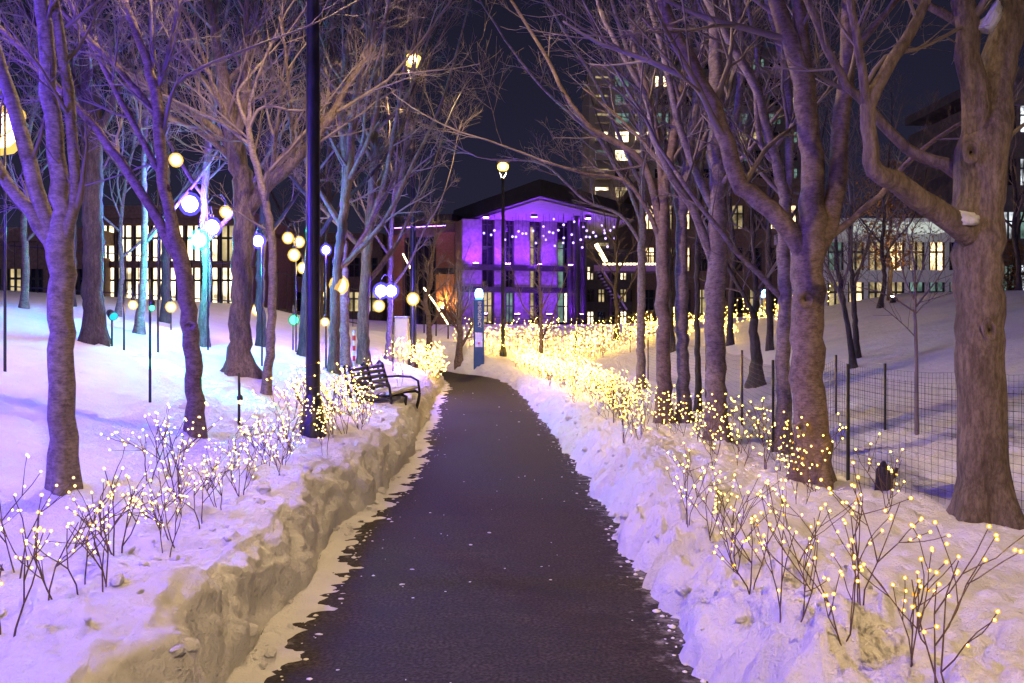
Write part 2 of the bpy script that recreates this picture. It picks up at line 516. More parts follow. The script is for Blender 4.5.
    for (ax, ay, bx, by, n) in ((-6.5, 4.0, -2.2, 10.5, 13), (-9, 9, -3.4, 15, 16), (4.6, 5.0, 6.5, 14, 16), (-3.4, 3.4, -5.0, 7.2, 8)):
        for k in range(n):
            u = k / (n - 1)
            fx, fy = ax + (bx - ax) * u + fr.gauss(0, .05), ay + (by - ay) * u + fr.gauss(0, .05)
            an = math.atan2(by - ay, bx - ax)
            sd = .13 if k % 2 else -.13
            fx, fy = fx - math.sin(an) * sd, fy + math.cos(an) * sd
            jy0, jy1 = np.searchsorted(ys, fy - .6), np.searchsorted(ys, fy + .6)
            dx, dy = X[jy0:jy1] - fx, YY[jy0:jy1] - fy
            du, dv = dx * math.cos(an) + dy * math.sin(an), -dx * math.sin(an) + dy * math.cos(an)
            rr = np.sqrt((du / .17) ** 2 + (dv / .085) ** 2)
            Z[jy0:jy1] += -.10 * np.clip(1.15 - rr ** 2.5, 0, 1) + .022 * np.exp(-((rr - 1.35) / .28) ** 2)
    nx = X.shape[1]
    # where the bend makes columns cross, keep x increasing
    X = np.maximum.accumulate(X + np.arange(nx)[None, :] * 1e-5, axis=1)
    V = np.stack([X, YY, Z], -1).reshape(-1, 3)
    i = np.arange(ny - 1)[:, None] * nx + np.arange(nx - 1)[None, :]
    Q = np.stack([i, i + 1, i + nx + 1, i + nx], -1).reshape(-1, 4)
    me = bpy.data.meshes.new('snow_ground')
    me.vertices.add(len(V))
    me.vertices.foreach_set('co', V.ravel())
    me.loops.add(Q.size)
    me.loops.foreach_set('vertex_index', Q.ravel())
    me.polygons.add(len(Q))
    me.polygons.foreach_set('loop_start', np.arange(0, Q.size, 4))
    me.polygons.foreach_set('use_smooth', np.ones(len(Q), bool))
    me.materials.append(M['snow'])
    me.update(calc_edges=True)
    me.validate()
    o = link('snow_ground', me)
    tag(o, 'deep shovelled snow covering the park on both sides of the path', kind='structure')
    return o, BVHTree.FromPolygons([tuple(v) for v in V], Q.tolist())

ground, BV = make_terrain()

def gz(x, y, default=.4):
    h = BV.ray_cast(Vector((x, y, 30)), Vector((0, 0, -1)))
    return h[0].z if h[0] else default

def hit(px, py, dexp=None, tol=.35):
    """the ground point seen at a pixel; falls back to the expected distance"""
    d = pt(px, py, 1.0) - Vector((0, 0, CAMZ))
    h = BV.ray_cast(Vector((0, 0, CAMZ)), d.normalized())
    p = h[0]
    if p is None or (dexp and abs(p.y - dexp) > tol * dexp):
        q = pt(px, py, dexp or 20)
        p = Vector((q.x, q.y, gz(q.x, q.y)))
    return p

def make_path():
    ys = np.concatenate([np.arange(-14, 30.6, .5), [31.0]])
    v, f, dust = [], [], []
    for i, y in enumerate(ys):
        a, b = float(xl(y)) - .55, float(xr(y)) + .35
        n = 26
        for k in range(n + 1):
            u_ = min(k, n - k) / n * (b - a)
            dust.append(max(0.0, 1 - max(0.0, u_ - .30) / .42))
            v.append((a + (b - a) * k / n, y, float(zp(y)) + .02 * math.sin(math.pi * k / n)))
        if i:
            for k in range(n):
                o = (i - 1) * (n + 1) + k
                f.append((o, o + 1, o + n + 2, o + n + 1))
    me = bpy.data.meshes.new('path')
    me.from_pydata(v, [], f)
    me.materials.append(M['asphalt'])
    me.attributes.new('dust', 'FLOAT', 'POINT').data.foreach_set('value', dust)
    me.polygons.foreach_set('use_smooth', [True] * len(me.polygons))
    tag(link('path', me), 'dark asphalt footpath cleared between the snow banks', kind='structure')
    # crumbs of snow on the asphalt
    mb = MB()
    for _ in range(150):
        y = 3 + 20 * rng.random() ** 1.5
        a, b = float(xl(y)), float(xr(y))
        t = rng.random()
        t = t ** 3.2 if rng.random() < .62 else 1 - t ** 3.4
        x = a + (b - a) * t
        r = rng.choice((.003, .004, .005, .007, .011))
        vs, fs = ICO[1]
        k = rng.uniform(.5, 2.4)
        an = rng.uniform(-.5, .5)
        mb.add([Vector((x + p.x * r * k * rng.uniform(.7, 1.3), y + p.y * r + an * p.x * r, .021 * math.sin(math.pi * (x - a + .55) / (b - a + .9)) + p.z * r * .6)) for p in vs], fs)
    for _ in range(420):
        y = 3 + 14 * rng.random() ** 1.6
        rgt = rng.random() < .55
        x = float(xr(y)) - abs(rng.gauss(0, .07)) + .03 if rgt else float(xl(y)) + abs(rng.gauss(0, .10)) - .1
        r = rng.choice((.004, .006, .009, .012, .018)) * rng.uniform(.7, 1.2)
        vs, fs = ICO[1]
        mb.add([Vector((x + p.x * r * rng.uniform(.7, 1.5), y + p.y * r * rng.uniform(.7, 1.3), .008 + p.z * r * .75)) for p in vs], fs)
    o = mb.build('snow_crumbs', M['crumb'], None, True)
    tag(o, 'small crumbs of snow scattered on the asphalt path', kind='stuff')
make_path()

def make_chunks():
    mb = MB()
    r = random.Random(41)
    for k in range(300):
        y = 3 + 15 * r.random() ** 1.5
        if r.random() < .62:
            x = float(xl(y)) - .29 + r.gauss(.05, .05) if r.random() < .55 else float(xl(y)) - .52 - abs(r.gauss(0, .28))
        else:
            x = float(xr(y)) + abs(r.gauss(.12, .28)) + .02
        sz = r.choice((.010, .014, .02, .028, .038)) * r.uniform(.7, 1.1)
        c = Vector((x, y, gz(x, y) + sz * .22))
        o3 = r.random() * 50
        rot = Matrix.Rotation(r.random() * 6.28, 3, 'Z') @ Matrix.Rotation(r.gauss(0, .5), 3, 'X')
        sc = Vector((r.uniform(.8, 1.5), r.uniform(.7, 1.1), r.uniform(.5, .85)))
        vs, fs = ICO[2]
        d = [1 + .38 * float(q) for q in vnoise(np.array([p.x for p in vs]) * 1.4 + o3, np.array([p.y for p in vs]) * 1.4, np.array([p.z for p in vs]) * 1.4, 3)]
        mb.add([c + rot @ Vector((p.x * sc.x, p.y * sc.y, p.z * sc.z)) * (sz * q) for p, q in zip(vs, d)], fs)
    tag(mb.build('snow_chunks', M['snow']), 'broken chunks of shovelled snow lying on and below the banks', kind='stuff')
make_chunks()

# ------------------------------------------------------------------ trees
BUD = {'t': 0}
class Tree:
    def __init__(self, seed):
        self.r = random.Random(seed)
        self.tr, self.cr = MB(), MB()
        self.rmin = .0020
    def jitter(self, a):
        return Vector((self.r.gauss(0, a), self.r.gauss(0, a), self.r.gauss(0, a)))
    def grow(self, P, D, r, L, depth, kids=6, up=.05, rmin=None):
        rmin = rmin or self.rmin
        n = 6 if L > 1.2 else (4 if L > .35 else 3)
        D = D.normalized()
        p, pts, rad = P.copy(), [P.copy()], [r]
        dirs = [D.copy()]
        for i in range(n):
            D = (D + self.jitter(.10) + Vector((0, 0, up))).normalized()
            p = p + D * (L / n)
            pts.append(p.copy())
            rad.append(max(rmin * .8, r * (1 - .62 * (i + 1) / n)))
            dirs.append(D.copy())
        (self.tr if r > .028 else self.cr).tube(pts, rad, 6 if r > .02 else (4 if r > .009 else 3), cap=False)
        if depth <= 0:
            return
        a0 = self.r.random() * 6.28
        for k in range(kids):
            t = .22 + .78 * (k + self.r.random() * .8) / kids
            t = min(t, 1.0)
            i = min(n - 1, int(t * n))
            ft = t * n - i
            q = pts[i].lerp(pts[i + 1], ft)
            d = dirs[min(n, i + 1)]
            a = a0 + k * 2.4 + self.r.gauss(0, .3)
            o = d.orthogonal().normalized()
            side = (o * math.cos(a) + d.cross(o) * math.sin(a)).normalized()
            an = R(self.r.uniform(24, 52))
            nd = d * math.cos(an) + side * math.sin(an)
            nd.z += .06
            rl = rad[i] * (1 - ft) + rad[i + 1] * ft
            self.grow(q, nd, max(rmin, rl * self.r.uniform(.48, .68)), L * self.r.uniform(.42, .68) * (1.12 - .45 * t), depth - 1, kids if depth > 2 else max(4, kids - 1), up, rmin)
    def stem(self, pts, wid, depth=2, kids=7, start=.3, kl=46, ext=2.0, sides=10, flare=0, every=None, up=.06, lmax=3.2, lmin=.5):
        """explicit limb from world points and radii, smoothed, with side branches and a free-grown end"""
        P, Rr = [], []
        n = len(pts)
        for i in range(n - 1):
            p0, p1, p2, p3 = pts[max(i - 1, 0)], pts[i], pts[i + 1], pts[min(i + 2, n - 1)]
            m = max(2, int((p2 - p1).length / (.09 if flare else .16)))
            m = min(m, 16)
            for k in range(m):
                t = k / m
                P.append(.5 * ((2 * p1) + (p2 - p0) * t + (2 * p0 - 5 * p1 + 4 * p2 - p3) * t * t + (3 * p1 - p0 - 3 * p2 + p3) * t ** 3))
                Rr.append(wid[i] * (1 - t) + wid[i + 1] * t)
        P.append(pts[-1]); Rr.append(wid[-1])
        acc = [0]
        for i in range(1, len(P)):
            acc.append(acc[-1] + (P[i] - P[i - 1]).length)
            if not flare or acc[-1] > .5:
                P[i] = P[i] + self.jitter(min(.010, Rr[i] * .12))
        if flare:
            Rr = [r * (1 + flare * math.exp(-max(0, a - .28) / .16)) for r, a in zip(Rr, acc)]
        ph = [self.r.random() * 6.28 for _ in range(4)]
        aa = np.arange(24)[None, :] * (6.2832 / 24); hh_ = np.array(acc)[:, None]
        NZ = (.035 * fbm(np.cos(aa) * 1.3 + ph[0], np.sin(aa) * 1.3, hh_ * 3.2, 200, 3)).tolist()
        def wob(i, a):
            h = acc[i]
            lo = math.exp(-max(0, h - .28) / .22) if flare else 0
            return 1 + .035 * math.sin(2 * a + ph[0] + h * .9) + .03 * math.sin(3 * a + ph[1] - h * 1.7) + .22 * lo * math.sin(4 * a + ph[2]) + .015 * math.sin(7 * a + ph[3] + h * 6) + NZ[i][int(a / 6.2832 * 24) % 24]
        big = Rr[0] > .028
        (self.tr if big else self.cr).tube(P, Rr, sides if big else 5, cap=True, wob=wob if Rr[0] > .03 else None)
        if depth < 0:
            return
        tot = acc[-1]
        cnt = kids
        a0 = self.r.random() * 6.28
        for k in range(cnt):
            t = start + (1 - start) * (k + self.r.random() * .7) / cnt
            i = min(len(P) - 2, next((j for j, a in enumerate(acc) if a >= t * tot), len(P) - 1) - 1)
            i = max(0, i)
            d = (P[i + 1] - P[i]).normalized()
            a = a0 + 2.4 * k
            o = d.orthogonal().normalized()
            side = (o * math.cos(a) + d.cross(o) * math.sin(a))
            an = R(self.r.uniform(28, 55))
            nd = d * math.cos(an) + side * math.sin(an)
            nd.z = abs(nd.z) * .6 + nd.z * .4
            r = max(self.rmin, Rr[i] * self.r.uniform(.3, .5))
            self.grow(P[i], nd, r, min(lmax, max(lmin, r * kl * self.r.uniform(.8, 1.3))), depth, 6, up)
        if ext:
            d = (P[-1] - P[-3]).normalized()
            self.grow(P[-1], d, Rr[-1], ext, depth + 1, 6, up)
    def finish(self, label, barkm, loc, extra=None):
        root = thing('bare_tree', label, 'tree', loc)
        off = Vector(loc)
        for b in (self.tr, self.cr):
            b.v = [p - off for p in b.v]
        BUD['t'] += sum(len(f) - 2 for b in (self.tr, self.cr) for f in b.f)
        self.tr.build('trunk', barkm, root, True)
        if self.cr.v:
            self.cr.build('crown', M['twig'], root, True)
        return root

def tree(seed, label, barkm, base, dexp, wbase, trunk, limbs, flare=.45, sides=18, tkids=4, tdepth=2, text=2.0, kids=5, depth=2, kl=46, ext=1.8, lmax=3.2, tstart=.55):
    """trunk / limbs: lists of (px, py, width_px[, depth offset]) at the tree's distance"""
    T = Tree(seed)
    g = hit(*base, dexp)
    d = g.y
    def w(p):
        dd = d + (p[3] if len(p) > 3 else 0)
        return pt(p[0], p[1], dd)
    def rr(p):
        return max(.003, p[2] * .77 / 2 / F * d)
    bp = Vector((g.x, g.y, g.z - .28))
    pts = [bp, Vector((g.x, g.y, g.z + .02))] + [w(p) for p in trunk]
    rad = [wbase / 2 / F * d * .80] * 2 + [rr(p) for p in trunk]
    T.stem(pts, rad, tdepth, tkids, start=tstart, kl=kl, ext=text, sides=sides, flare=flare, lmax=lmax)
    for l in limbs:
        op = {}
        if isinstance(l[-1], dict):
            op = l[-1]
            l = l[:-1]
        a = dict(depth=depth, kids=kids, start=.25, kl=kl, ext=ext, lmax=lmax)
        a.update(op)
        T.stem([w(p) for p in l], [rr(p) for p in l], sides=10, **a)
    return T.finish(label, barkm, g), g

# right row, near to far
t1, g1 = tree(1, 'thickest nearest tree at the right edge, forked limbs crossing, snow lodged in its crotch', M['bark_furrow'], (984, 522), 5, 58,
     [(981, 400, 56), (979, 300, 57), (980, 200, 60), (985, 150, 62), (992, 105, 48, .05), (1003, 55, 44, .1), (1016, 0, 42, .1), (1034, -70, 36, .2)],
     [[(978, 245, 34), (950, 222, 31, -.1), (918, 198, 28, -.2), (893, 180, 25, -.3), (875, 172, 21, -.33), (870, 145, 18, -.33), (868, 108, 18, -.33), (884, 75, 15, -.3), (905, 42, 14, -.25), (928, -5, 12, -.2), (945, -60, 10, -.1), {'kids': 4, 'start': .75}],
      [(868, 110, 13, -.33), (863, 70, 11, -.36), (856, 30, 10, -.4), (848, -10, 9, -.4), {'kids': 3, 'start': .6}],
      [(966, 180, 24, .15), (945, 163, 18, .2), (920, 157, 16, .25), (895, 138, 15, .3), (872, 112, 14, .3), (848, 85, 12, .3), (828, 50, 11, .3), (806, -5, 10, .3), {'kids': 4, 'start': .6}],
      [(868, 82, 7, -.3), (885, 57, 6, -.25), (915, 50, 5.5, -.2), (945, 36, 5, -.1), (975, 20, 5), {'kids': 2, 'ext': .6, 'depth': 1}],
      [(982, 165, 40, .02), (974, 110, 36, .0), (969, 55, 32, .0), (966, 0, 29, .0), (958, -60, 24), {'kids': 4, 'start': .6}],
      [(1000, 160, 7, .1), (1012, 135, 6, .1), (1030, 120, 5, .1), {'kids': 1, 'ext': .5, 'depth': 1}]],
     flare=.5, sides=26, tkids=3, tstart=.8, text=2.2)
sp = MB()
sp.ball((0, 0, 0), 1, 3, (.085, .05, .060))
for i, p in enumerate(sp.v):
    n_ = float(vnoise(p.x * 30, p.y * 30, p.z * 30, 5))
    if p.z < -.02:
        p = Vector((p.x, p.y, -.02 + (p.z + .02) * .25))
    sp.v[i] = p * (1 + .34 * n_ + .16 * float(vnoise(p.x * 70, p.y * 70, p.z * 70, 9)))
s1 = sp.build('snow_patch', M['snow'], t1, True); s1.location = pt(967, 221, g1.y - .135) - g1
s2 = link('snow_patch', s1.data, t1); s2.location = pt(990, 22, g1.y - .085) - g1; s2.scale = (.6, 1.0, 2.3); s2.rotation_euler = (0, R(28), 0)

t2, g2 = tree(2, 'double trunked tree with a thick limb bent leftwards, beside the nearest right tree', M['bark_brown'], (812, 482), 6.1, 46,
     [(811, 420, 43), (808, 350, 42), (808, 290, 42), (812, 245, 42), (813, 190, 30), (810, 130, 28), (803, 80, 26), (790, 40, 22), (775, 0, 19), (758, -60, 15)],
     [[(808, 262, 30), (795, 236, 27), (770, 212, 25), (748, 194, 24, .1), (737, 178, 23, .1), (727, 145, 22, .1), (712, 106, 21, .15), (690, 62, 20, .2), (672, 28, 18, .2), (658, -10, 16, .2), (640, -70, 12), {'kids': 5, 'start': .35, 'ext': 2.4}],
      [(815, 250, 26), (828, 225, 24), (836, 180, 24), (842, 120, 22), (847, 60, 20), (850, 0, 18), (858, -70, 14), {'kids': 4, 'start': .5}],
      [(812, 130, 18), (806, 60, 17), (797, 0, 15), (795, -60, 12), {'kids': 4, 'start': .5}],
      [(826, 240, 12), (850, 222, 9), (880, 195, 8), (905, 165, 7), (935, 140, 6), (970, 118, 5), {'kids': 2, 'ext': .5, 'depth': 1}],
      [(742, 190, 9, .1), (765, 150, 7, .2), (790, 130, 5, .3), {'kids': 3, 'depth': 1}]],
     flare=.35, sides=22, tkids=4, tstart=.75)

def scar(root, g, px, py, dy, w, h, m):
    # healed branch scar: a raised bark rim round a sunken centre, facing the path
    b = MB()
    n = 14
    prof = [(.15, -.010), (.55, -.004), (.8, .010), (1.0, .012), (1.25, -.012)]
    for r_, o_ in prof:
        for k in range(n):
            a = 2 * math.pi * k / n
            q = r_ * (1 + .10 * math.sin(2 * a + px) + .06 * math.sin(5 * a))
            b.v.append(Vector((math.cos(a) * w * q, -o_, math.sin(a) * h * q)))
    b.f = [(i * n + k, i * n + (k + 1) % n, (i + 1) * n + (k + 1) % n, (i + 1) * n + k) for i in range(len(prof) - 1) for k in range(n)] + [tuple(range(n))]
    o = b.build('branch_scar', m, root, True)
    o.location = pt(px, py, g.y + dy) - g
    return o
scar(t2, g2, 801, 428, -.142, .035, .045, M['bark_grey'])
scar(t2, g2, 806, 300, -.135, .05, .06, M['bark_brown'])
scar(t1, g1, 972, 152, -.165, .05, .055, M['bark_furrow'])
scar(t1, g1, 990, 330, -.155, .04, .06, M['bark_furrow'])
tree(3, 'pale spotted trunk standing just behind the double trunked right tree', M['bark_grey'], (783, 452), 7.4, 22,
     [(783, 400, 19), (784, 330, 18), (785, 260, 18), (785, 210, 17), (776, 160, 13), (762, 115, 12), (757, 90, 12), (735, 50, 11), (705, -5, 9)],
     [[(786, 215, 12), (790, 150, 11), (787, 80, 9), (770, 10, 8), (760, -40, 7)],
      [(778, 165, 8), (760, 145, 7), (756, 100, 7), (757, 50, 6), (745, -5, 5)],
      [(784, 300, 9), (760, 275, 8), (735, 250, 7), (700, 205, 6), (675, 170, 5), {'kids': 3}]],
     flare=.3, sides=16, tkids=5)

tree(4, 'straight grey trunk in the middle of the right row, forking high', M['bark_grey'], (717, 440), 9.9, 29,
     [(716, 400, 26), (715, 340, 25), (716, 280, 25), (717, 230, 24), (718, 180, 22), (716, 120, 20), (716, 60, 17), (712, 0, 14), (708, -50, 11)],
     [[(714, 265, 13), (703, 235, 12), (690, 205, 11), (672, 178, 10), (655, 140, 9), (645, 95, 8), (620, 50, 7), (600, 10, 6), {'kids': 7, 'ext': 2.2}],
      [(717, 215, 12), (700, 180, 11), (680, 130, 10), (668, 75, 9), (655, 20, 8), (640, -20, 7), {'kids': 7}],
      [(718, 170, 12), (735, 120, 10), (742, 60, 9), (738, 0, 8)]],
     flare=.4, sides=16, tkids=6, kids=7)

tree(5, 'dark brown trunk with a healed branch scar, second from far end of the right row', M['bark_brown'], (664, 424), 12, 21,
     [(664, 380, 19), (663, 320, 18), (663, 270, 18), (662, 225, 17), (665, 190, 14), (672, 150, 12), (680, 100, 11), (690, 40, 9), (700, -10, 8)],
     [[(662, 235, 11), (655, 200, 10), (645, 165, 9), (620, 145, 8), (590, 128, 7), (565, 95, 6), (548, 60, 5), (510, -2, 4), {'kids': 6, 'ext': 2.0}],
      [(663, 215, 10), (660, 160, 9), (650, 100, 8), (635, 50, 7), (628, -5, 6), {'kids': 5}],
      [(662, 250, 7), (650, 215, 6), (625, 180, 5), (590, 175, 4), (540, 160, 3), {'kids': 6}]],
     flare=.35, sides=14, tkids=8, ext=2.2, lmax=3)

tree(6, 'grey trunk close behind the dark brown scarred trunk, right row', M['bark_grey'], (684, 422), 13, 18,
     [(683, 370, 16), (682, 310, 17), (682, 260, 16), (682, 215, 14), (688, 160, 12), (697, 100, 10), (705, 40, 9), (715, -20, 7)],
     [[(682, 230, 9), (672, 180, 8), (655, 120, 7), (630, 60, 6), (612, 0, 5), {'kids': 6}],
      [(684, 205, 8), (700, 150, 7), (725, 90, 6), (740, 20, 5), {'kids': 7}]],
     flare=.35, sides=14, tkids=8, ext=2.2)

tree(7, 'slim pale trunk at the far end of the right row, next to the golden lights', M['bark_grey'], (641, 388), 18, 12,
     [(641, 350, 11), (641, 300, 10.5), (642, 250, 11), (643, 205, 10), (644, 150, 9), (643, 100, 8), (640, 50, 7), (636, 0, 6)],
     [[(642, 225, 6), (630, 190, 5.5), (618, 172, 5), (600, 140, 4.5), (575, 118, 4), (540, 85, 3.5), (505, 40, 3), {'kids': 6, 'ext': 2.2}],
      [(643, 190, 6), (625, 150, 5), (600, 90, 4.5), (570, 40, 4), (540, -10, 3), {'kids': 6, 'ext': 2.2}],
      [(643, 165, 6), (655, 110, 5), (665, 50, 4.5), (672, -10, 4), {'kids': 5}],
      [(642, 245, 5), (620, 215, 4.5), (585, 200, 3.5), (545, 165, 3), (505, 160, 2.5), {'kids': 6, 'ext': 1.6}]],
     flare=.3, sides=12, tkids=9, ext=2.4, lmax=3.4)

tree(8, 'thin dark sapling trunk between the middle trunks of the right row', M['bark_dark'], (698, 412), 14, 9,
     [(698, 370, 8), (697, 310, 7), (698, 250, 7), (700, 190, 6), (706, 130, 5), (712, 70, 4)], [], flare=.2, sides=8, tkids=8, ext=1.8)

# behind the wire fence on the right
tree(9, 'small dark tree leaning, with swollen foot, beyond the wire fence near blue beacon', M['bark_dark'], (756, 386), 17, 17,
     [(756, 355, 14), (754, 325, 11), (756, 295, 8, .2), (754, 260, 6), (752, 220, 5)],
     [[(755, 318, 7), (742, 292, 6), (728, 268, 5), (712, 240, 4), {'kids': 6}], [(756, 300, 5), (770, 270, 4), (782, 230, 3), {'kids': 6}]], flare=.5, sides=10, tkids=6, ext=1.4, lmax=2)
tree(10, 'dark slender tree curving left on the hill beyond the wire fence', M['bark_dark'], (853, 368), 16, 9,
     [(850, 340, 7), (843, 300, 6), (838, 270, 5), (836, 240, 4)], [[(846, 320, 4), (838, 290, 3.5), (826, 265, 3), {'kids': 6}], [(841, 290, 4), (850, 260, 3), (852, 230, 2.5), {'kids': 6}]], flare=.3, sides=8, tkids=6, ext=1.2, lmax=1.8)
tree(11, 'upright dark slender tree on the hill, right of the curving one', M['bark_dark'], (857, 358), 20, 8,
     [(855, 320, 7), (852, 280, 6), (850, 240, 5), (851, 205, 4)], [[(853, 290, 4), (862, 262, 3), (870, 235, 2.5), {'kids': 6}]], flare=.3, sides=8, tkids=6, ext=1.4, lmax=1.8)
tree(12, 'thin straight sapling standing alone on the snow slope behind the fence', M['bark_dark'], (917, 434), 9, 5.5,
     [(917, 390, 5), (916, 350, 4.6), (915, 315, 4.2), (915, 290, 3.5), (914, 262, 2.5)],
     [[(915, 312, 2.6), (900, 302, 2.2), (880, 292, 1.8), (862, 288, 1.4), {'kids': 5, 'depth': 1, 'ext': .4}],
      [(915, 308, 2.6), (925, 295, 2.2), (937, 280, 1.8), (948, 262, 1.4), {'kids': 5, 'depth': 1, 'ext': .4}],
      [(915, 300, 2.4), (905, 280, 2), (900, 258, 1.6), {'kids': 5, 'depth': 1, 'ext': .4}],
      [(915, 290, 2.4), (922, 270, 2), (928, 245, 1.4), {'kids': 5, 'depth': 1, 'ext': .4}]], flare=.1, sides=7, tkids=4, ext=.5, tdepth=1, text=.5, lmax=.8, tstart=.6)

# left side, near to far
tree(21, 'nearest left tree, smooth violet-lit trunk splitting into four upright stems', M['bark_grey'], (63, 490), 5.5, 33,
     [(62, 420, 31), (61, 350, 30), (61, 290, 30), (60, 245, 32), (62, 210, 24), (56, 150, 21), (51, 95, 20), (46, 45, 19), (40, -5, 17), (33, -70, 14)],
     [[(56, 255, 22), (40, 225, 19), (20, 200, 17), (-3, 168, 15), (-30, 120, 13), {'kids': 3}],
      [(56, 242, 22), (42, 210, 20), (30, 165, 19), (17, 120, 18, .1), (2, 70, 16, .15), (-15, 10, 14, .2), {'kids': 3}],
      [(66, 240, 19), (74, 200, 15), (73, 150, 14), (69, 90, 14), (60, 40, 13), (53, -5, 12), (46, -60, 10), {'kids': 4, 'start': .4}],
      [(72, 222, 11), (79, 200, 10), (82, 183, 8), {'kids': 1, 'depth': 1, 'ext': .35}],
      [(66, 28, 6), (80, 16, 5), (98, 2, 4), {'kids': 2, 'depth': 1}]],
     flare=.12, sides=20, tkids=3, tstart=.85)

tree(22, 'big dark trunk on the snow rise behind the nearest left tree', M['bark_dark'], (94, 342), 12, 30,
     [(94, 310, 27), (93, 260, 26), (92, 200, 26), (92, 140, 25), (90, 80, 22), (86, 20, 19), (84, -40, 15)],
     [[(92, 150, 13), (110, 110, 11), (130, 60, 9), (150, 0, 8), {'kids': 7}], [(91, 120, 13), (72, 80, 11), (45, 40, 9), (20, 0, 8), {'kids': 7}]], flare=.45, sides=16, tkids=7, tstart=.6, ext=2.2)

t23, g23 = tree(23, 'leaning brown left tree with a knobbly scar, long limbs sweeping up left', M['bark_brown'], (195, 434), 8.5, 24,
     [(194, 390, 22), (192, 345, 22), (187, 300, 21), (183, 270, 21), (176, 245, 20), (170, 215, 15), (164, 180, 14), (160, 140, 14), (157, 105, 14), (151, 75, 12), (140, 40, 10), (128, 10, 8), (118, -20, 7)],
     [[(179, 258, 16), (166, 236, 14), (150, 207, 13), (128, 172, 12), (108, 145, 11), (85, 115, 10), (66, 96, 9), (40, 68, 9), (15, 42, 8), (-10, 20, 7), {'kids': 6, 'start': .4}],
      [(168, 190, 9), (150, 155, 8.5), (130, 118, 8), (112, 85, 7), (95, 50, 6), (78, 20, 5.5), (66, -10, 5), {'kids': 6}],
      [(158, 118, 9), (140, 95, 8), (118, 68, 7.5), (95, 45, 7), (75, 25, 6), (60, 8, 5), {'kids': 6}],
      [(155, 95, 7), (166, 62, 6), (175, 25, 5), (180, -10, 4), {'kids': 5}],
      [(152, 78, 6), (152, 40, 5), (150, -5, 4), {'kids': 5}],
      [(161, 150, 6), (168, 110, 5), (176, 85, 4.5), (200, 68, 4), (232, 55, 3.5), (270, 40, 3), {'kids': 6}],
      [(166, 180, 4), (150, 165, 3), (130, 172, 2.4), {'kids': 4, 'depth': 1}]],
     flare=.15, sides=18, tkids=4, tstart=.7, ext=1.8)

tree(24, 'stout old left tree with flared roots, half gold and half violet lit', M['bark_furrow'], (240, 374), 12.6, 34,
     [(239, 350, 29), (240, 310, 28), (242, 270, 27), (244, 230, 27), (244, 190, 26), (238, 160, 24), (232, 130, 20), (226, 100, 17), (222, 70, 14), (214, 30, 11), (206, -10, 9)],
     [[(246, 215, 18), (262, 192, 16), (282, 172, 15), (305, 150, 13), (330, 118, 10), (350, 80, 8), {'kids': 5}],
      [(238, 165, 14), (225, 140, 12), (205, 122, 10), (185, 108, 9), (166, 98, 8), (140, 80, 6), {'kids': 7}],
      [(236, 135, 13), (244, 105, 12), (247, 70, 10), (246, 30, 8), (248, -10, 7), {'kids': 5}],
      [(243, 175, 9), (222, 150, 8), (200, 132, 7), (172, 118, 5), {'kids': 5}],
      [(250, 200, 8), (275, 165, 7), (310, 128, 6), (340, 110, 5), {'kids': 7}]],
     flare=.55, sides=18, tkids=7, ext=2.4)

tree(25, 'thin grey leaning tree in front of the stout old left tree', M['bark_grey'], (266, 394), 11, 12,
     [(268, 370, 11.5), (271, 330, 11), (273, 280, 10.5), (272, 240, 10), (266, 205, 9.5), (259, 175, 9), (252, 150, 8.5), (249, 130, 8), (250, 105, 5), (256, 82, 4)],
     [[(250, 132, 6), (240, 108, 5), (238, 92, 4.5), (248, 78, 4), (262, 62, 3), {'kids': 5}],
      [(250, 128, 5), (258, 110, 4.5), (272, 106, 4), (288, 110, 3), {'kids': 5, 'ext': .6}],
      [(262, 190, 5), (268, 172, 4.5), (290, 150, 4), (308, 128, 3), {'kids': 5}],
      [(252, 148, 6), (235, 132, 5), (215, 120, 4), (190, 108, 3.5), {'kids': 5}]],
     flare=.1, sides=12, tkids=5, ext=1.2, lmax=1.8)

def auto_tree(seed, label, barkm, px, py, dexp, w, h, lean=(0, 0), nl=5, spread=.55, depth=2, kids=5, fork=.3, kl=44, flare=.35, trk=M['twig']):
    T = Tree(seed)
    g = hit(px, py, dexp)
    r = w * .8 / 2 / F * g.y
    nl = max(3, nl - 1)
    rr = random.Random(seed * 7 + 1)
    hh = h
    pts = [g + Vector((0, 0, -.25)), g + Vector((0, 0, .02))]
    rad = [r, r]
    for k in range(1, 6):
        t = k / 5
        pts.append(g + Vector((lean[0] * t * t + rr.gauss(0, .05), lean[1] * t, hh * .62 * t)))
        rad.append(r * (1 - .55 * t))
    T.rmin = .0025 if g.y > 16 else .0022
    T.stem(pts, rad, depth, kids, start=.5, kl=kl, ext=hh * .3, sides=10, flare=flare, lmax=3.4)
    for k in range(nl):
        t = fork + (.95 - fork) * k / nl
        j = 1 + t * 5
        i = min(int(j), 5)
        P = pts[i].lerp(pts[i + 1], j - i)
        a = k * 2.4 + rr.random()
        le = hh * (.55 - .25 * t) * rr.uniform(.85, 1.15)
        out = Vector((math.cos(a), math.sin(a), 0))
        q, rb = [P], [r * (1 - .55 * t) * .6]
        for s in range(1, 5):
            u = s / 4
            q.append(P + out * (le * spread * u * (1 - .15 * u)) + Vector((rr.gauss(0, .06), rr.gauss(0, .06), le * (.6 * u + .28 * u * u))))
            rb.append(rb[0] * (1 - .7 * u))
        T.stem(q, rb, depth, kids, start=.2, kl=kl, ext=hh * .16, sides=7, lmax=3.0)
    return T.finish(label, barkm, g), g

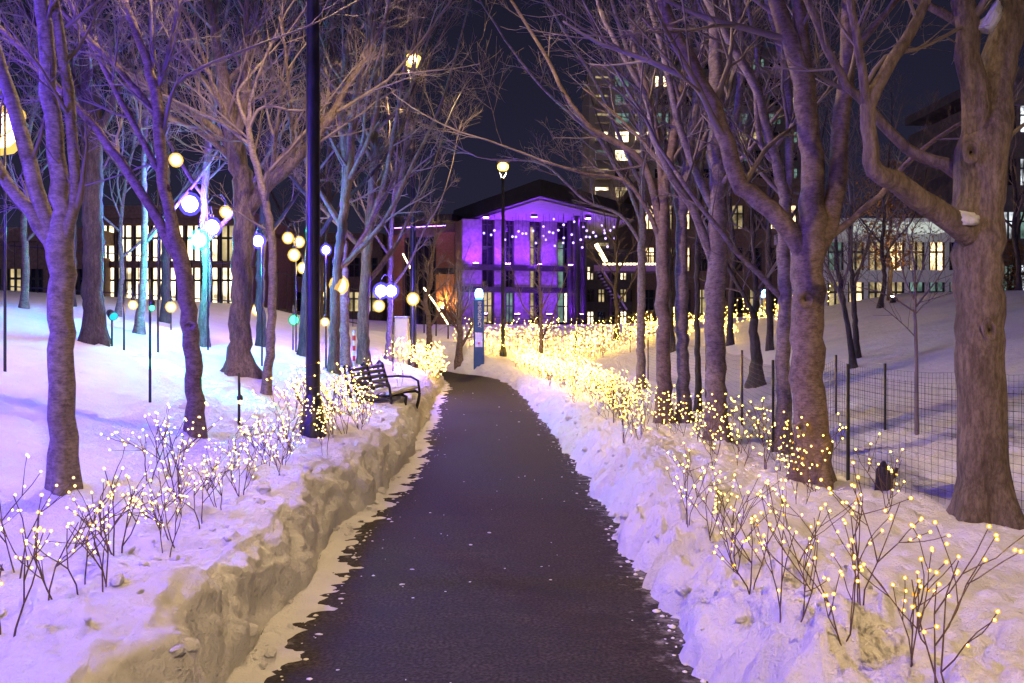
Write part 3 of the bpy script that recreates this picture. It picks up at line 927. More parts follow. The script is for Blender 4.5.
scar(t23, g23, 190, 326, -.088, .05, .045, M['bark_brown'])
auto_tree(31, 'violet-lit trunk just right of the black lamp pole, left side', M['bark_furrow'], 334, 372, 18, 15, 9.5, (.6, 0), nl=6)
auto_tree(32, 'purple trunk left of the bench back, behind the striped marker', M['bark_grey'], 345, 366, 21, 13, 10, (.1, -.2), nl=6)
auto_tree(33, 'purplish leaning trunk right above the bench, limbs arching over path', M['bark_furrow'], 364, 366, 19, 16, 9, (.35, -.5), nl=7, spread=.7)
auto_tree(34, 'slim violet trunk far left between dark trunk and leaning brown tree', M['bark_grey'], 139, 334, 16, 10, 8, (.2, 0), nl=5)
auto_tree(35, 'far trunk behind the globe lamp cluster, left slope', M['bark_furrow'], 203, 346, 17, 13, 9.5, (.3, 0), nl=6)
auto_tree(36, 'far tree rising behind the thin grey leaning tree', M['bark_dark'], 262, 346, 22, 12, 10.5, (.3, 0), nl=6)
auto_tree(37, 'tree behind the black lamp pole, only its crown showing', M['bark_dark'], 304, 356, 24, 13, 11, (.4, 0), nl=6)
auto_tree(38, 'small bare tree between the two tall street lamps, left of blue call pillar', M['bark_brown'], 459, 362, 29, 9, 3.6, (0, 0), nl=5, kids=5, kl=40, fork=.2)
auto_tree(39, 'young bare tree in front of the purple pavilion, right of the street lamp', M['bark_brown'], 540, 366, 30, 6, 4.2, (0, 0), nl=5, kids=5, kl=36, fork=.3)
auto_tree(40, 'tree left of the second street lamp, crown over orange brick wing', M['bark_brown'], 428, 358, 27, 8, 5.2, (.1, 0), nl=4, kids=5, kl=36)
auto_tree(41, 'thin tree behind the bench, left of the second street lamp', M['bark_grey'], 388, 360, 26, 8, 9, (.5, 0), nl=6)
auto_tree(42, 'bare tree at the far left edge behind the smooth near tree', M['bark_brown'], 24, 308, 20, 9, 6, (.2, 0), nl=6, spread=.7)
auto_tree(43, 'crooked bare tree at left before the lit glass building', M['bark_brown'], 118, 316, 22, 7, 6, (.4, 0), nl=6, spread=.7)
auto_tree(45, 'bare dark tree on the right hill behind the lone sapling', M['bark_dark'], 880, 308, 26, 6, 6.5, (.2, 0), nl=6)
auto_tree(46, 'dark bare tree on the hill at the right picture edge', M['bark_dark'], 1019, 290, 22, 7, 6, (-.3, 0), nl=6)
auto_tree(47, 'bare tree between stair bridge and far end of the right row', M['bark_dark'], 616, 340, 36, 6, 8, (0, 0), nl=6)
auto_tree(48, 'dark bare tree behind the right row near the call pillar', M['bark_dark'], 730, 345, 30, 8, 9, (0, 0), nl=6)
auto_tree(49, 'tall bare tree behind the right row, crown against the tower', M['bark_dark'], 770, 350, 27, 9, 10, (-.3, 0), nl=7)
auto_tree(50, 'background tree far left behind the dark trunk, crown only', M['bark_dark'], 70, 306, 24, 10, 10, (.5, 0), nl=7)
auto_tree(51, 'background tree behind the leaning brown tree, crown only', M['bark_dark'], 165, 322, 26, 12, 12, (.3, 0), nl=7)
auto_tree(52, 'background tree left of bench, tall crown over the lamp globes', M['bark_dark'], 320, 350, 30, 13, 14, (.6, 0), nl=7)
auto_tree(55, 'tall background tree behind the far end of right row', M['bark_dark'], 672, 352, 32, 9, 12, (-.3, 0), nl=7)
print('tree tris', BUD['t'])

# ------------------------------------------------------------------ tall street lamps
def street_lamp(label, x, y, topz, group='tall black street lamps along the path', r=.072, k_=1.0):
    z = gz(x, y)
    root = thing('street_lamp', label, 'street lamp', (x, y, z), 0, group)
    H = topz - z
    b = MB(); b.lathe([(r * 1.9, -.2), (r * 1.9, .1), (r * 1.6, .16), (r * 1.25, .34), (r * 1.05, .4)], 16); b.build('base', M['black'], root, True)
    p = MB(); p.lathe([(r, .3), (r * .96, H * .5), (r * .72, H - .62), (r * .72, H - .6)], 18); p.build('pole', M['black'], root, True)
    c = MB(); c.lathe([(r * .9, H - .64), (r * 1.05, H - .6), (r * 1.05, H - .55), (0.001, H - .52)], 14); c.build('collar', M['black'], root, True)
    for k in range(3):
        a = 2.1 * k + .5
        u = Vector((math.cos(a), math.sin(a), 0))
        m = MB(); m.tube([Vector((0, 0, H - .56)) + u * .03, Vector((0, 0, H - .5)) + u * .08, Vector((0, 0, H - .12)) + u * .25, Vector((0, 0, H + .04)) + u * .24], .014, 6)
        m.build('yoke_arm', M['black'], root, True)
    h = MB(); h.lathe([(.24, H + .035), (.26, H + .05), (.20, H + .09), (.001, H + .13)], 20); hd = h.build('lamp_head', M['black'], root, True)
    g = MB(); g.ball((0, 0, H - .12), .12, 2); g.build('bulb', M['g_street'], hd, True)
    g = MB(); g.ball((0, 0, H - .14), .225, 2, (1, 1, .78)); g.build('lens', M['s_street'], hd, True)  # glowing shell stands for the halo round the bulb
    l = bpy.data.lights.new('street_light', 'SPOT')
    l.energy = P_STREET * k_; l.color = (1, .68, .33); l.shadow_soft_size = .10; l.spot_size = R(154); l.spot_blend = .4
    o = bpy.data.objects.new('street_light', l); COL.objects.link(o); o.parent = root; o.location = (0, 0, H - .33)
    return root

lp = hit(313, 434, 8.2)
street_lamp('nearest black lamp pole, its head above the picture, bulbs climbing its foot', lp.x, lp.y, lp.z + 6.6)
q = pt(413, 55, 20.6); street_lamp('tall lit street lamp with open yoke head left of the path', q.x, q.y, q.z)
q = pt(503, 163, 32); street_lamp('lit street lamp standing before the purple pavilion', q.x, q.y, q.z)
street_lamp('unseen black street lamp behind the viewer right of the path', 1.75, -2.6, 6.6, k_=1.4)  # unseen lamp, set here and made stronger to warm trunks and bank face

# ------------------------------------------------------------------ posts with globe lamps
def globe_post(label, px, py, dexp, globes, hmin=None, r=.118, hook=True, name='globe_lamp_post', group='globe lamp posts on the snow slopes', xyz=None):
    """globes: (px, py, material, radius scale, depth offset)"""
    g = Vector(xyz) if xyz else hit(px, py, dexp)
    root = thing(name, label, 'lamp post', g, 0, group)
    tops = [(pt(a, b, g.y + dd), mm, s) for a, b, mm, s, dd in globes] if not xyz else globes
    hz = max(t[0].z for t in tops) - g.z + .3
    p = MB(); p.tube([(0, 0, -.2), (0, 0, hz)], [.016, .012], 8); p.build('pole', M['black'], root, True)
    for c, mm, s in tops:
        boost = (3.4 if len(tops) == 1 else 2.2) if xyz else 1.0  # unseen posts get extra power to tint the near trunks and snow
        l = c - g
        rr = r * s * (1.25 if mm in ('g_blue', 'g_teal') else 1.0)
        a = MB()
        hor = Vector((l.x, l.y, 0))
        zt = l.z + rr + .05
        z0 = min(hz - .02, zt - .05)
        a.tube([(0, 0, z0), (hor.x * .3, hor.y * .3, zt + .10), (hor.x * .75, hor.y * .75, zt + .12), (hor.x, hor.y, zt + .03), (hor.x, hor.y, zt - .03)], .008, 5)
        a.lathe([(.03, zt - .055), (.032, zt - .02), (.012, zt)], 10, (hor.x, hor.y, 0))
        arm = a.build('hook_arm', M['black'], root, True)
        b = MB(); b.ball((l.x, l.y, l.z), rr * .7, 2, (1, 1, 1.05)); b.build('bulb', M[mm], arm, True)
        b = MB(); b.ball((l.x, l.y, l.z), rr, 2, (1, 1, 1.05)); b.build('globe', M['s' + mm[1:]], arm, True)  # outer shell paints the coloured glow ring round the bulb
        point('globe_light', root, l, P_LAMP[mm] * s ** 2 * boost, C_LAMP[mm], rr * .74)
    return root

globe_post('post with four clustered globes, three blue-white and one warm, beside leaning brown tree', 208, 350, 13,
           [(190, 204, 'g_blue', 1.3, 0), (199, 240, 'g_teal', 1.15, -.3), (212, 227, 'g_blue', 1.15, .1), (226, 212, 'g_warm', .95, .2)])
globe_post('thin post with two warm globes behind the leaning brown tree', 158, 352, 13, [(161, 166, 'g_warm', .9, 0), (176, 160, 'g_warm', .9, .1)])
globe_post('post with one blue globe just right of the stout old tree', 262, 366, 15, [(258, 241, 'g_blue', .85, 0)])
globe_post('far post with four warm globes left of the black lamp pole', 296, 352, 19, [(288, 238, 'g_warm', 1, 0), (299, 242, 'g_warm', 1, .2), (294, 255, 'g_warm', 1.05, -.2), (303, 268, 'g_warm', 1, .1)])
globe_post('post with a blue globe above a small warm one, right of the lamp pole', 326, 368, 20, [(326, 250, 'g_blue', .7, 0), (325, 322, 'g_warm', .7, 0)])
globe_post('slim post with a single warm globe above the bench back', 337, 372, 17, [(339, 285, 'g_warm', 1.5, 0)])
globe_post('post with two blue globes over a warm one, right of the bench', 393, 372, 20, [(381, 291, 'g_blue', 1.2, 0), (391, 291, 'g_blue', 1.2, .2), (379, 306, 'g_warm', 1.1, -.1)])
globe_post('post with one warm globe in front of the second street lamp', 416, 368, 19.5, [(413, 299, 'g_warm', 1.35, 0)])
globe_post('near post at the left picture edge with bright warm globes', 5, 372, 9, [(-1, 130, 'g_warm', 2.3, .2), (16, 116, 'g_warm', .9, .6)])
q = Vector((-6.6, 5.2, gz(-6.6, 5.2)))
globe_post('unseen post with blue globes beyond the left picture edge', 0, 0, 0, [(q + Vector((.25, .1, 2.2)), 'g_blue', 1.3), (q + Vector((-.25, 0, 1.9)), 'g_blue', 1.2)], xyz=q)
q = Vector((-4.4, 2.6, gz(-4.4, 2.6)))  # unseen lamp added to turn the near trunk and slope blue
globe_post('short added post with one blue globe just beyond the left picture edge', 0, 0, 0, [(q + Vector((.1, .1, 2.2)), 'g_blue', .9)], xyz=q)
for i, (px, py, d, gx, gy, mm, s, lab) in enumerate([
    (124, 350, 14, 133, 305, 'g_warm', .6, 'thin stake with a small warm globe by the big dark trunk'),
    (150, 402, 10.5, 152, 308, 'g_green', .3, 'thin stake carrying a small green lamp on the left snow'),
    (171, 330, 22, 171, 307, 'g_warm', .9, 'short stake with a small warm globe behind leaning brown tree'),
    (216, 346, 24, 216, 325, 'g_warm', .8, 'low stake lamp left of the stout tree, warm globe'),
    (222, 345, 26, 221, 306, 'g_green', .8, 'far stake lamp left of the stout tree, green globe'),
    (258, 345, 25, 257, 310, 'g_warm', 1.0, 'far stake lamp right of the stout tree, warm globe'),
    (283, 350, 26, 284, 325, 'g_warm', .8, 'far low stake lamp by the thin leaning tree, warm globe'),
    (293, 350, 25, 294, 320, 'g_green', 1.0, 'far stake lamp near the lamp pole, green globe'),
    (239, 424, 9.2, 240, 402, 'g_warm', .22, 'slender dark stake among the lit twigs with tiny lamp')]):
    globe_post(lab, px, py, d, [(gx, gy, mm, s, 0)], name='stake_lamp', group='small lamps on stakes')

# ------------------------------------------------------------------ light twig bushes
bulb_mesh = {}
def bulb_set(name, centres, core, cap, r, k):
    b = MB()
    for c in centres:
        b.ball(c, r, 1)
    n = len(b.f)
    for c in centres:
        b.ball(c, r * k, 1 if len(centres) > 1 else 2)  # outer ball glows in place of a halo round each core
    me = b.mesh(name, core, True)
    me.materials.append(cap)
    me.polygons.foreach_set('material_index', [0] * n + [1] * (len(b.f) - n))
    return me
for nm, mm, rr in (('near', 'fairy', .0035), ('near_pale', 'fairy_pale', .0036)):
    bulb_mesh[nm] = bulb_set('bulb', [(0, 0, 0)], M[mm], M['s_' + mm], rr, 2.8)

def twig_plan(seed, h, lean, n0=3, spread=.42, pb=.2, r0=.0043):
    r = random.Random(seed)
    segs, bulbs = [], []
    def go(p, d, L, rad, lev):
        n = 4
        pts = [p.copy()]
        for i in range(n):
            d = (d + Vector((r.gauss(0, .14), r.gauss(0, .14), .07))).normalized()
            p = p + d * (L / n)
            pts.append(p.copy())
            if lev > 0 or i > 1:
                if r.random() < pb:
                    o = d.orthogonal().normalized()
                    bulbs.append(p + o * .012)
        segs.append((pts, [rad * (1 - .12 * i) for i in range(n + 1)]))
        if lev == 2:
            bulbs.append(p + d * .01)
            return
        if lev == 1:
            bulbs.append(p + d * .01)
        for k in range((1 if r.random() < .6 else 2) if lev else 2):
            t = r.choice((1, 2, 3)) if k else 2
            a = r.random() * 6.28
            o = d.orthogonal().normalized()
            side = o * math.cos(a) + d.cross(o) * math.sin(a)
            an = R(r.uniform(22, 50))
            go(pts[t].copy(), d * math.cos(an) + side * math.sin(an), L * r.uniform(.5, .85), rad * .78, lev + 1)
    for k in range(n0):
        a = r.random() * 6.28
        d = Vector((math.cos(a) * spread + lean[0], math.sin(a) * spread + lean[1], 1))
        go(Vector((r.gauss(0, .02), r.gauss(0, .02), -.06)), d, h * r.uniform(.5, .72), r0, 0)
    top = max(p.z for p in bulbs)
    k = h / top
    return [([p * k for p in pts], [max(.0022, x) for x in rad]) for pts, rad in segs], [p * k for p in bulbs]

VAR = {}
def variants(side):
    if side not in VAR:
        lean = {'L': (-.28, .05), 'R': (.05, .0), 'C': (0, 0)}[side]
        VAR[side] = []
        for s in range(7):
            seg, bl = twig_plan(100 + s * 13 + {'L': 0, 'R': 500, 'C': 900}[side], .62 + .03 * (s % 4), lean, n0=2 + (s % 2) + (1 if side == 'C' else 0), spread=(.34 if side != 'L' else .24) + .04 * (s % 3), pb=.26 if side == 'L' else .2, r0=.0056 if side == 'L' else .0045)
            m = MB()
            for pts, rad in seg:
                m.tube(pts, rad, 5, cap=False)
            st = m.mesh('stem', M['stem'], True)
            lm = {}
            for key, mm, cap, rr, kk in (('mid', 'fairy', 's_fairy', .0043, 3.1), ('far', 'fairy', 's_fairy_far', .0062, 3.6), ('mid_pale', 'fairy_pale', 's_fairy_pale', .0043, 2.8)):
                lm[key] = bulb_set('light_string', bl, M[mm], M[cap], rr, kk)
            VAR[side].append((st, bl, lm))
    return VAR[side]

def bush(p, side, label, group, lod, var, rz=None, sc=1.0):
    st, bl, lm = variants(side)[var % 7]
    root = thing('light_twig_bush', label, 'lit twigs', p, rz if rz is not None else rng.uniform(-.6, .6), group)
    root.scale = (sc, sc, sc)
    link('stem', st, root)
    if lod.startswith('near'):
        for b in bl:
            o = link('bulb', bulb_mesh[lod], root)
            o.location = b
    else:
        tag(link('light_string', lm[lod], root), kind='stuff')
    return root

def nth(i):
    """0 -> first, 1 -> second ..."""
    small = 'first second third fourth fifth sixth seventh eighth ninth tenth eleventh twelfth thirteenth fourteenth fifteenth sixteenth seventeenth eighteenth nineteenth'.split()
    tens = 'twenty thirty forty fifty sixty seventy eighty ninety'.split()
    n = i + 1
    if n >= 100:
        return 'hundredth' if n == 100 else 'hundred-and-' + nth(n - 101)
    if n < 20:
        return small[n - 1]
    t, u = divmod(n, 10)
    return tens[t - 2][:-1] + 'ieth' if u == 0 else tens[t - 2] + '-' + small[u - 1]
def onground(x, y):
    return Vector((x, y, gz(x, y)))
# right bank
P = [hit(*b, 4, 1.2) for b in ((913, 668), (944, 690), (841, 643), (785, 620), (754, 592), (710, 541), (735, 566), (812, 596), (690, 520), (865, 600))]
for i in range(108):
    y = 5.4 + 20.8 * (i / 108) ** .85 + rng.uniform(-.15, .15)
    s = rng.uniform(.45, 1.25) if i > 10 else rng.uniform(.75, 1.5)
    P.append(onground(float(xr(y)) + s, y))
P.sort(key=lambda p: p.y)
for i, p in enumerate(P):
    if p.y < 8.2 and i < 18:
        lab, grp, lod = f'{nth(i)} bush of lit twigs counted from the bottom corner, right snow bank', 'lit twig bushes on the right bank', 'near'
    else:
        lab, grp, lod = f'{nth(i)} lit twig bush counted from the near end of the golden row, right bank', 'dense golden lit twigs on the right bank', 'mid' if p.y < 14 else 'far'
    bush(p, 'R', lab, grp, lod, i * 3 + 1, sc=rng.uniform(.62, .88) if i > 2 else .82)
# left bank
P = [hit(*b, 5, 1.2) for b in ((74, 592), (50, 600), (104, 590), (112, 552), (166, 556), (178, 545), (196, 528), (219, 509), (238, 494), (160, 530), (6, 640), (20, 575), (-15, 600))]
for i in range(20):
    y = 5.6 + 4.8 * (i / 20) + rng.uniform(-.2, .2)
    P.append(onground(float(xl(y)) - .29 - rng.uniform(.3, 1.15), y))
P.sort(key=lambda p: p.y)
for i, p in enumerate(P):
    if p.y < 8.2 and i < 18:
        lab, grp, lod = f'{nth(i)} bush of lit twigs counted from the bottom, left snow bank', 'lit twig bushes on the left bank', 'near_pale'
    else:
        lab, grp, lod = f'{nth(i)} lit twig bush from the bottom in the pale row before the lamp pole', 'crowded pale lit twigs on the left bank', 'mid_pale'
    bush(p, 'L', lab, grp, lod, i * 2, sc=rng.uniform(.58, .86))
# round the bench and behind it
for i, y in enumerate(sorted(rng.uniform(9.6, 14.8) for _ in range(16))):
    x = float(xl(y)) - .29 - rng.uniform(.25, 1.5)
    if 11.3 < y < 14.3 and x > -2.25:
        x = -2.25 - rng.uniform(0, .5)
    bush(onground(x, y), 'L', f'{nth(i)} small lit twig bush from the black lamp pole towards and past the bench', 'lit twigs round the bench', 'mid', i, sc=rng.uniform(.6, .9))
for i, y in enumerate(sorted(rng.uniform(19.5, 24) for _ in range(18))):
    bush(onground(float(xl(y)) - rng.uniform(.3, 1.1), y), 'C', f'{nth(i)} nearest lit twig bush of the golden clump past the bench', 'golden clump past the bench', 'far', i, sc=rng.uniform(.7, 1.0))
# golden field below the pavilion
mound = [(rng.uniform(-1.2, 6.5), 26.5 + 11 * rng.random()) for _ in range(36)]
mound = [(max(x, .4) if y < 28.5 else x, y) for x, y in mound]
for i, (x, y) in enumerate(sorted(mound, key=lambda p: p[0] / p[1])):
    bush(onground(x, y), 'C', f'{nth(i)} distant lit twig bush from the left on the mound below the pavilion', 'golden lights on the far mound', 'far', i, sc=rng.uniform(.8, 1.25))
behind = [(rng.uniform(6.0, 10.5) / 30, rng.uniform(20, 34)) for _ in range(20)]
for i, (x, y) in enumerate(sorted(behind)):
    x *= y
    bush(onground(x, y), 'C', f'{nth(i)} distant lit twig bush from the left, beyond the right tree row', 'golden lights behind the right row', 'far', i, sc=rng.uniform(.6, .9))
# lights wound round the foot of the near pole
w = thing('fairy_light_string', 'warm fairy lights wound round the foot of the black lamp pole', 'fairy lights', lp)
m = MB(); hpts = []
for k in range(90):
    a = k * .42
    z = .02 + .72 * k / 90
    rr_ = .142 if z < .13 else .112 if z < .36 else .088
    hpts.append(Vector((math.cos(a) * rr_, math.sin(a) * rr_, z)))
m.tube(hpts, .003, 4); m.build('cable', M['stem'], w, True)
for k in range(4, 90, 4):
    o = link('bulb', bulb_mesh['near'], w); o.location = hpts[k] * 1.0 + Vector((hpts[k].x, hpts[k].y, 0)).normalized() * .01

# ------------------------------------------------------------------ bench
def bench():
    y0, x0 = 12.9, -1.93
    z0 = .22
    root = thing('park_bench', 'dark slatted park bench facing the path, snow on its slats', 'bench', (x0, y0, z0), R(-9))
    root.scale = (.9, .9, .9)
    Ln = 1.7
    prof = [(-.36, .92), (-.33, .80), (-.24, .56), (-.17, .44), (-.05, .40), (.15, .425), (.30, .44), (.37, .42)]     # (x out, z)
    for k, yy in enumerate((-Ln / 2, 0, Ln / 2)):
        m = MB()
        m.tube([(-.40, yy, .90), (-.36, yy, .94), (-.31, yy, .90), (-.22, yy, .58), (-.15, yy, .43), (.05, yy, .39), (.30, yy, .42), (.38, yy, .38), (.36, yy, .25), (.26, yy, -.1)], .028, 8)
        m.tube([(-.40, yy, .90), (-.34, yy, .62), (-.25, yy, .30), (-.22, yy, -.1)], .026, 8)
        m.build('end_frame', M['black'], root, True)
        if k != 1:
            a = MB(); a.tube([(-.29, yy, .66), (-.05, yy, .68), (.22, yy, .67), (.35, yy, .60), (.38, yy, .40)], .022, 8); a.build('armrest', M['black'], root, True)
    def slat(cx, cz, ang, wd):
        m = MB(); m.box((-wd / 2, -Ln / 2 - .02, -.014), (wd / 2, Ln / 2 + .02, .014))
        o = m.build('slat', M['slat'], root); bevel(o, .005)
        o.location = (cx, 0, cz); o.rotation_euler = (0, ang, 0)
        return o
    for k in range(5):
        t = k / 4
        slat(-.315 + .115 * t, .865 - .33 * t, R(-70), .062)
    ss = [slat(-.10 + .105 * k, .445 + .008 * k, R(-4), .082) for k in range(5)]
    for s in ss[:5]:
        b = MB()
        n, k2 = 26, 7
        for i in range(n + 1):
            for j in range(k2 + 1):
                u, v = i / n, j / k2
                edge = min(1, 6 * v, 6 * (1 - v)) * min(1, 14 * u, 14 * (1 - u))
                hh = .015 + edge * (.035 + .025 * float(vnoise(i * .35, j * .5, s.location.x * 20, 3)))
                b.v.append(Vector((-.040 + .080 * v, -Ln / 2 + Ln * u, hh)))
        b.f = [(i * (k2 + 1) + j, (i + 1) * (k2 + 1) + j, (i + 1) * (k2 + 1) + j + 1, i * (k2 + 1) + j + 1) for i in range(n) for j in range(k2)]
        b.build('snow_cap', M['snow'], s, True)
bench()

# ------------------------------------------------------------------ blue call pillars
def letters(txt, size, material, name, parent, M4, depth=.004):
    cu = bpy.data.curves.new('text', 'FONT')
    cu.body = txt; cu.size = size; cu.extrude = depth; cu.align_x = 'CENTER'; cu.align_y = 'CENTER'
    tmp = bpy.data.objects.new('tmp', cu); COL.objects.link(tmp)
    dg = bpy.context.evaluated_depsgraph_get(); dg.update()
    me = bpy.data.meshes.new_from_object(tmp.evaluated_get(dg))
    bpy.data.objects.remove(tmp)
    me.materials.clear(); me.materials.append(material)
    o = link(name, me, parent); o.matrix_local = M4
    return o
M['phone_blue'] = mat('blue_enamel', (.012, .06, .22), .3, col2=(.016, .075, .26), scale=4)
M['white_paint'] = mat('white_paint', (.75, .75, .75), .5, col2=(.8, .8, .8), scale=5)
M['steel'] = mat('brushed_steel', (.45, .45, .46), .35, .9, col2=(.55, .55, .56), scale=20)
def pillar(label, px, py, dexp, top, xyz=None):
    g = hit(px, py, dexp)
    H = pt(px, top, g.y).z - g.z
    root = thing('emergency_call_pillar', label, 'call pillar', g, 0, 'blue emergency call pillars')
    b = MB(); b.box((-.17, -.13, -.2), (.17, .13, H - .34)); o = b.build('body', M['phone_blue'], root); bevel(o, .03)
    b = MB(); b.box((-.12, -.142, .55), (.12, -.131, 1.02)); pn = b.build('call_panel', M['steel'], root); bevel(pn, .004)
    b = MB(); b.lathe([(.001, -.02), (.03, -.02), (.03, .01), (.001, .015)], 12); bt = b.build('button', mat('red_plastic', (.5, .03, .02), .4, col2=(.55, .04, .03)), pn, True); bt.matrix_local = Matrix.Translation((0, -.145, .68)) @ Matrix.Rotation(R(90), 4, 'X')
    b = MB(); b.lathe([(.15, H - .335), (.16, H - .30), (.13, H - .29)], 16); b.build('collar', M['black'], root, True)
    b = MB(); b.lathe([(.115, H - .292), (.125, H - .15), (.11, H - .05), (.06, H), (.001, H + .01)], 16); b.build('beacon', M['g_phone'], root, True)
    for s in (0, 1):
        letters('EMERGENCY', .15, M['white_paint'], 'lettering', root, (Matrix.Translation((.02, -.133, H * .66)) @ Matrix.Rotation(R(90), 4, 'X') @ Matrix.Rotation(R(-90), 4, 'Z')) if s == 0 else
                (Matrix.Translation((-.173, 0, H * .66)) @ Matrix.Rotation(R(-90), 4, 'Z') @ Matrix.Rotation(R(90), 4, 'X') @ Matrix.Rotation(R(-90), 4, 'Z')))
pillar('blue emergency call pillar with lit beacon beside the end of the path', 479, 364, 31, 289)
pillar('distant blue call pillar with beacon, seen between the right row trunks', 765, 345, 33, 290)

# ------------------------------------------------------------------ wire fences
def fence(label, posts, h=.9, mesh_h=.85, name='wire_fence'):
    p0 = Vector(posts[0])
    root = thing(name, label, 'fence', p0)
    for p in posts:
        m = MB()
        l = Vector(p) - p0
        m.box((l.x - .011, l.y - .011, l.z - .2), (l.x + .011, l.y + .011, l.z + h))
        m.build('post', M['black'], root)
    for a, b in zip(posts[:-1], posts[1:]):
        a, b = Vector(a) - p0, Vector(b) - p0
        m = MB()
        L = (b - a).length
        n = max(4, int(L / .055))
        for i in range(n + 1):
            q = a.lerp(b, i / n)
            sag = -.03 * math.sin(math.pi * i / n)
            m.tube([q + Vector((0, 0, -.05)), q + Vector((0, 0, mesh_h + sag))], .0015, 3, cap=False)
        for j in range(int(mesh_h / .055) + 1):
            zz = j * .055
            m.tube([a.lerp(b, t / 4) + Vector((0, 0, zz - .03 * math.sin(math.pi * t / 4) * zz / mesh_h)) for t in range(5)], .0015, 3, cap=False)
        m.build('wire_mesh', M['wire'], root)
    return root
def fp(px, py, d): return tuple(hit(px, py, d))
A = [tuple(onground(3.45, 3.6)), tuple(onground(3.2, 5.1)), fp(848, 480, 6.8), fp(773, 452, 8.6), fp(742, 425, 11), fp(724, 410, 13.2), fp(706, 398, 16), fp(668, 386, 20), fp(648, 380, 23)]
fence('low black wire mesh fence running behind the right tree row', A)
Bp = [(773, 442), (836, 414), (885, 430), (985, 444), (1040, 452)]
Bq = [hit(a, b, 10, .6) for a, b in Bp]
fence('second wire mesh fence crossing the right snow slope by the sapling', [tuple(p) for p in Bq], h=.72, mesh_h=.66)
fence('short post fence among golden lights on the far mound', [tuple(onground(x, y)) for x, y in ((.2, 29.5), (1.2, 29), (2.1, 28.2), (2.9, 27.2), (3.6, 26), (4.2, 24.5), (4.6, 23))], h=1.0, mesh_h=.9, name='post_fence')
# tall railing along the far left edge of the park
def railing(label, pts, h=1.5):
    p0 = Vector(pts[0])
    root = thing('iron_railing', label, 'railing', p0)
    bar = MB(); bar.tube([(0, 0, -.1), (0, 0, h)], .014, 5); bm_ = bar.mesh('bar', M['black'])
    for a, b in zip(pts[:-1], pts[1:]):
        a, b = Vector(a) - p0, Vector(b) - p0
        n = int((b - a).length / .3)
        for i in range(n):
            o = link('bar', bm_, root); o.location = a.lerp(b, i / n)
        for z in (.15, h - .12):
            m = MB(); m.tube([a + Vector((0, 0, z)), b + Vector((0, 0, z))], .02, 5); m.build('rail', M['black'], root)
railing('dark iron railing at the back of the left snow slope', [tuple(onground(x, y)) for x, y in ((-17, 25), (-13, 26.5), (-9, 28.5), (-5.5, 31))])

# stump and broken twigs by the fence
g = hit(884, 488, 6.4)
st = thing('tree_stump', 'small broken stump poking from the snow right of the double trunk', 'stump', g)
m = MB(); m.tube([(0, 0, -.1), (0, 0, .05), (-.01, 0, .14), (.0, 0, .2)], [.075, .06, .045, .012], 9); m.build('trunk', M['bark_dark'], st, True)
m = MB(); m.tube([(.03, 0, .05), (.09, .01, .10), (.10, .01, .15)], [.02, .016, .01], 6); m.build('branch', M['bark_dark'], st, True)

# teal projector added at the foot of the big dark trunk to tint the snow
g = hit(112, 346, 12)
tp = thing('added_teal_projector', 'small added teal floodlight at the foot of the big dark trunk, left slope', 'floodlight', g)
aim = (hit(165, 366, 11) - g - Vector((0, 0, .45))).normalized()
m = MB(); m.tube([(0, 0, -.1), (0, 0, .4)], .015, 6); m.build('stake', M['black'], tp, True)
m = MB(); m.tube([Vector((0, 0, .45)) - aim * .08, Vector((0, 0, .45)) + aim * .05], [.05, .07], 12); m.build('housing', M['black'], tp, True)
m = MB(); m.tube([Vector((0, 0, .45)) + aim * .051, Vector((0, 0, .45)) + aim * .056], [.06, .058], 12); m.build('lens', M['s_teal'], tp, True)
ld = bpy.data.lights.new('teal_beam', 'SPOT'); ld.energy = 9000; ld.color = (.02, .85, .6); ld.spot_size = R(24); ld.spot_blend = .9; ld.shadow_soft_size = .05
lo = bpy.data.objects.new('teal_beam', ld); COL.objects.link(lo); lo.parent = tp
lo.location = Vector((0, 0, .45)) + aim * .07; lo.rotation_euler = aim.to_track_quat('-Z', 'Y').to_euler()

# light curtains on the far mound
def curtain(label, x0, x1, y, h, step, seed):
    r = random.Random(seed)
    p0 = onground(x0, y)
    root = thing('light_curtain', label, 'light curtain', p0)
    n = int((x1 - x0) / step)
    rail = []
    for i in range(n + 1):
        x = x0 + (x1 - x0) * i / n
        yy = y + .25 * math.sin(i * .7 + seed)
        g = onground(x, yy) - p0
        hh = h * (1 + .06 * math.sin(i * 1.9))
        rail.append(g + Vector((0, 0, hh)))
        m = MB(); cs = []
        m.tube([g + Vector((0, 0, .0)), g + Vector((0, 0, hh))], .006, 4, cap=False)
        k = 0
        while k < hh - .05:
            cs.append(g + Vector((r.gauss(0, .03), r.gauss(0, .02), .06 + k)))
            k += r.uniform(.10, .22)
        st = m.build('strand', M['stem'], root)
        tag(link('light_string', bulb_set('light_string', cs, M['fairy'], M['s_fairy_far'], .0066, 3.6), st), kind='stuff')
    m = MB(); m.tube(rail, .012, 5); m.build('rail', M['black'], root)
curtain('front curtain of golden lights at the foot of the far mound', .2, 5.6, 28.8, .9, .16, 1)
curtain('middle curtain of golden lights across the far mound', -1.6, 6.2, 32.0, 1.0, .19, 2)
curtain('upper curtain of golden lights near the mound crest', -2.4, 6.8, 35.5, 1.0, .24, 3)
curtain('curtain of golden lights beyond the right row near the second call pillar', 7.2, 11.5, 31, .9, .24, 4)

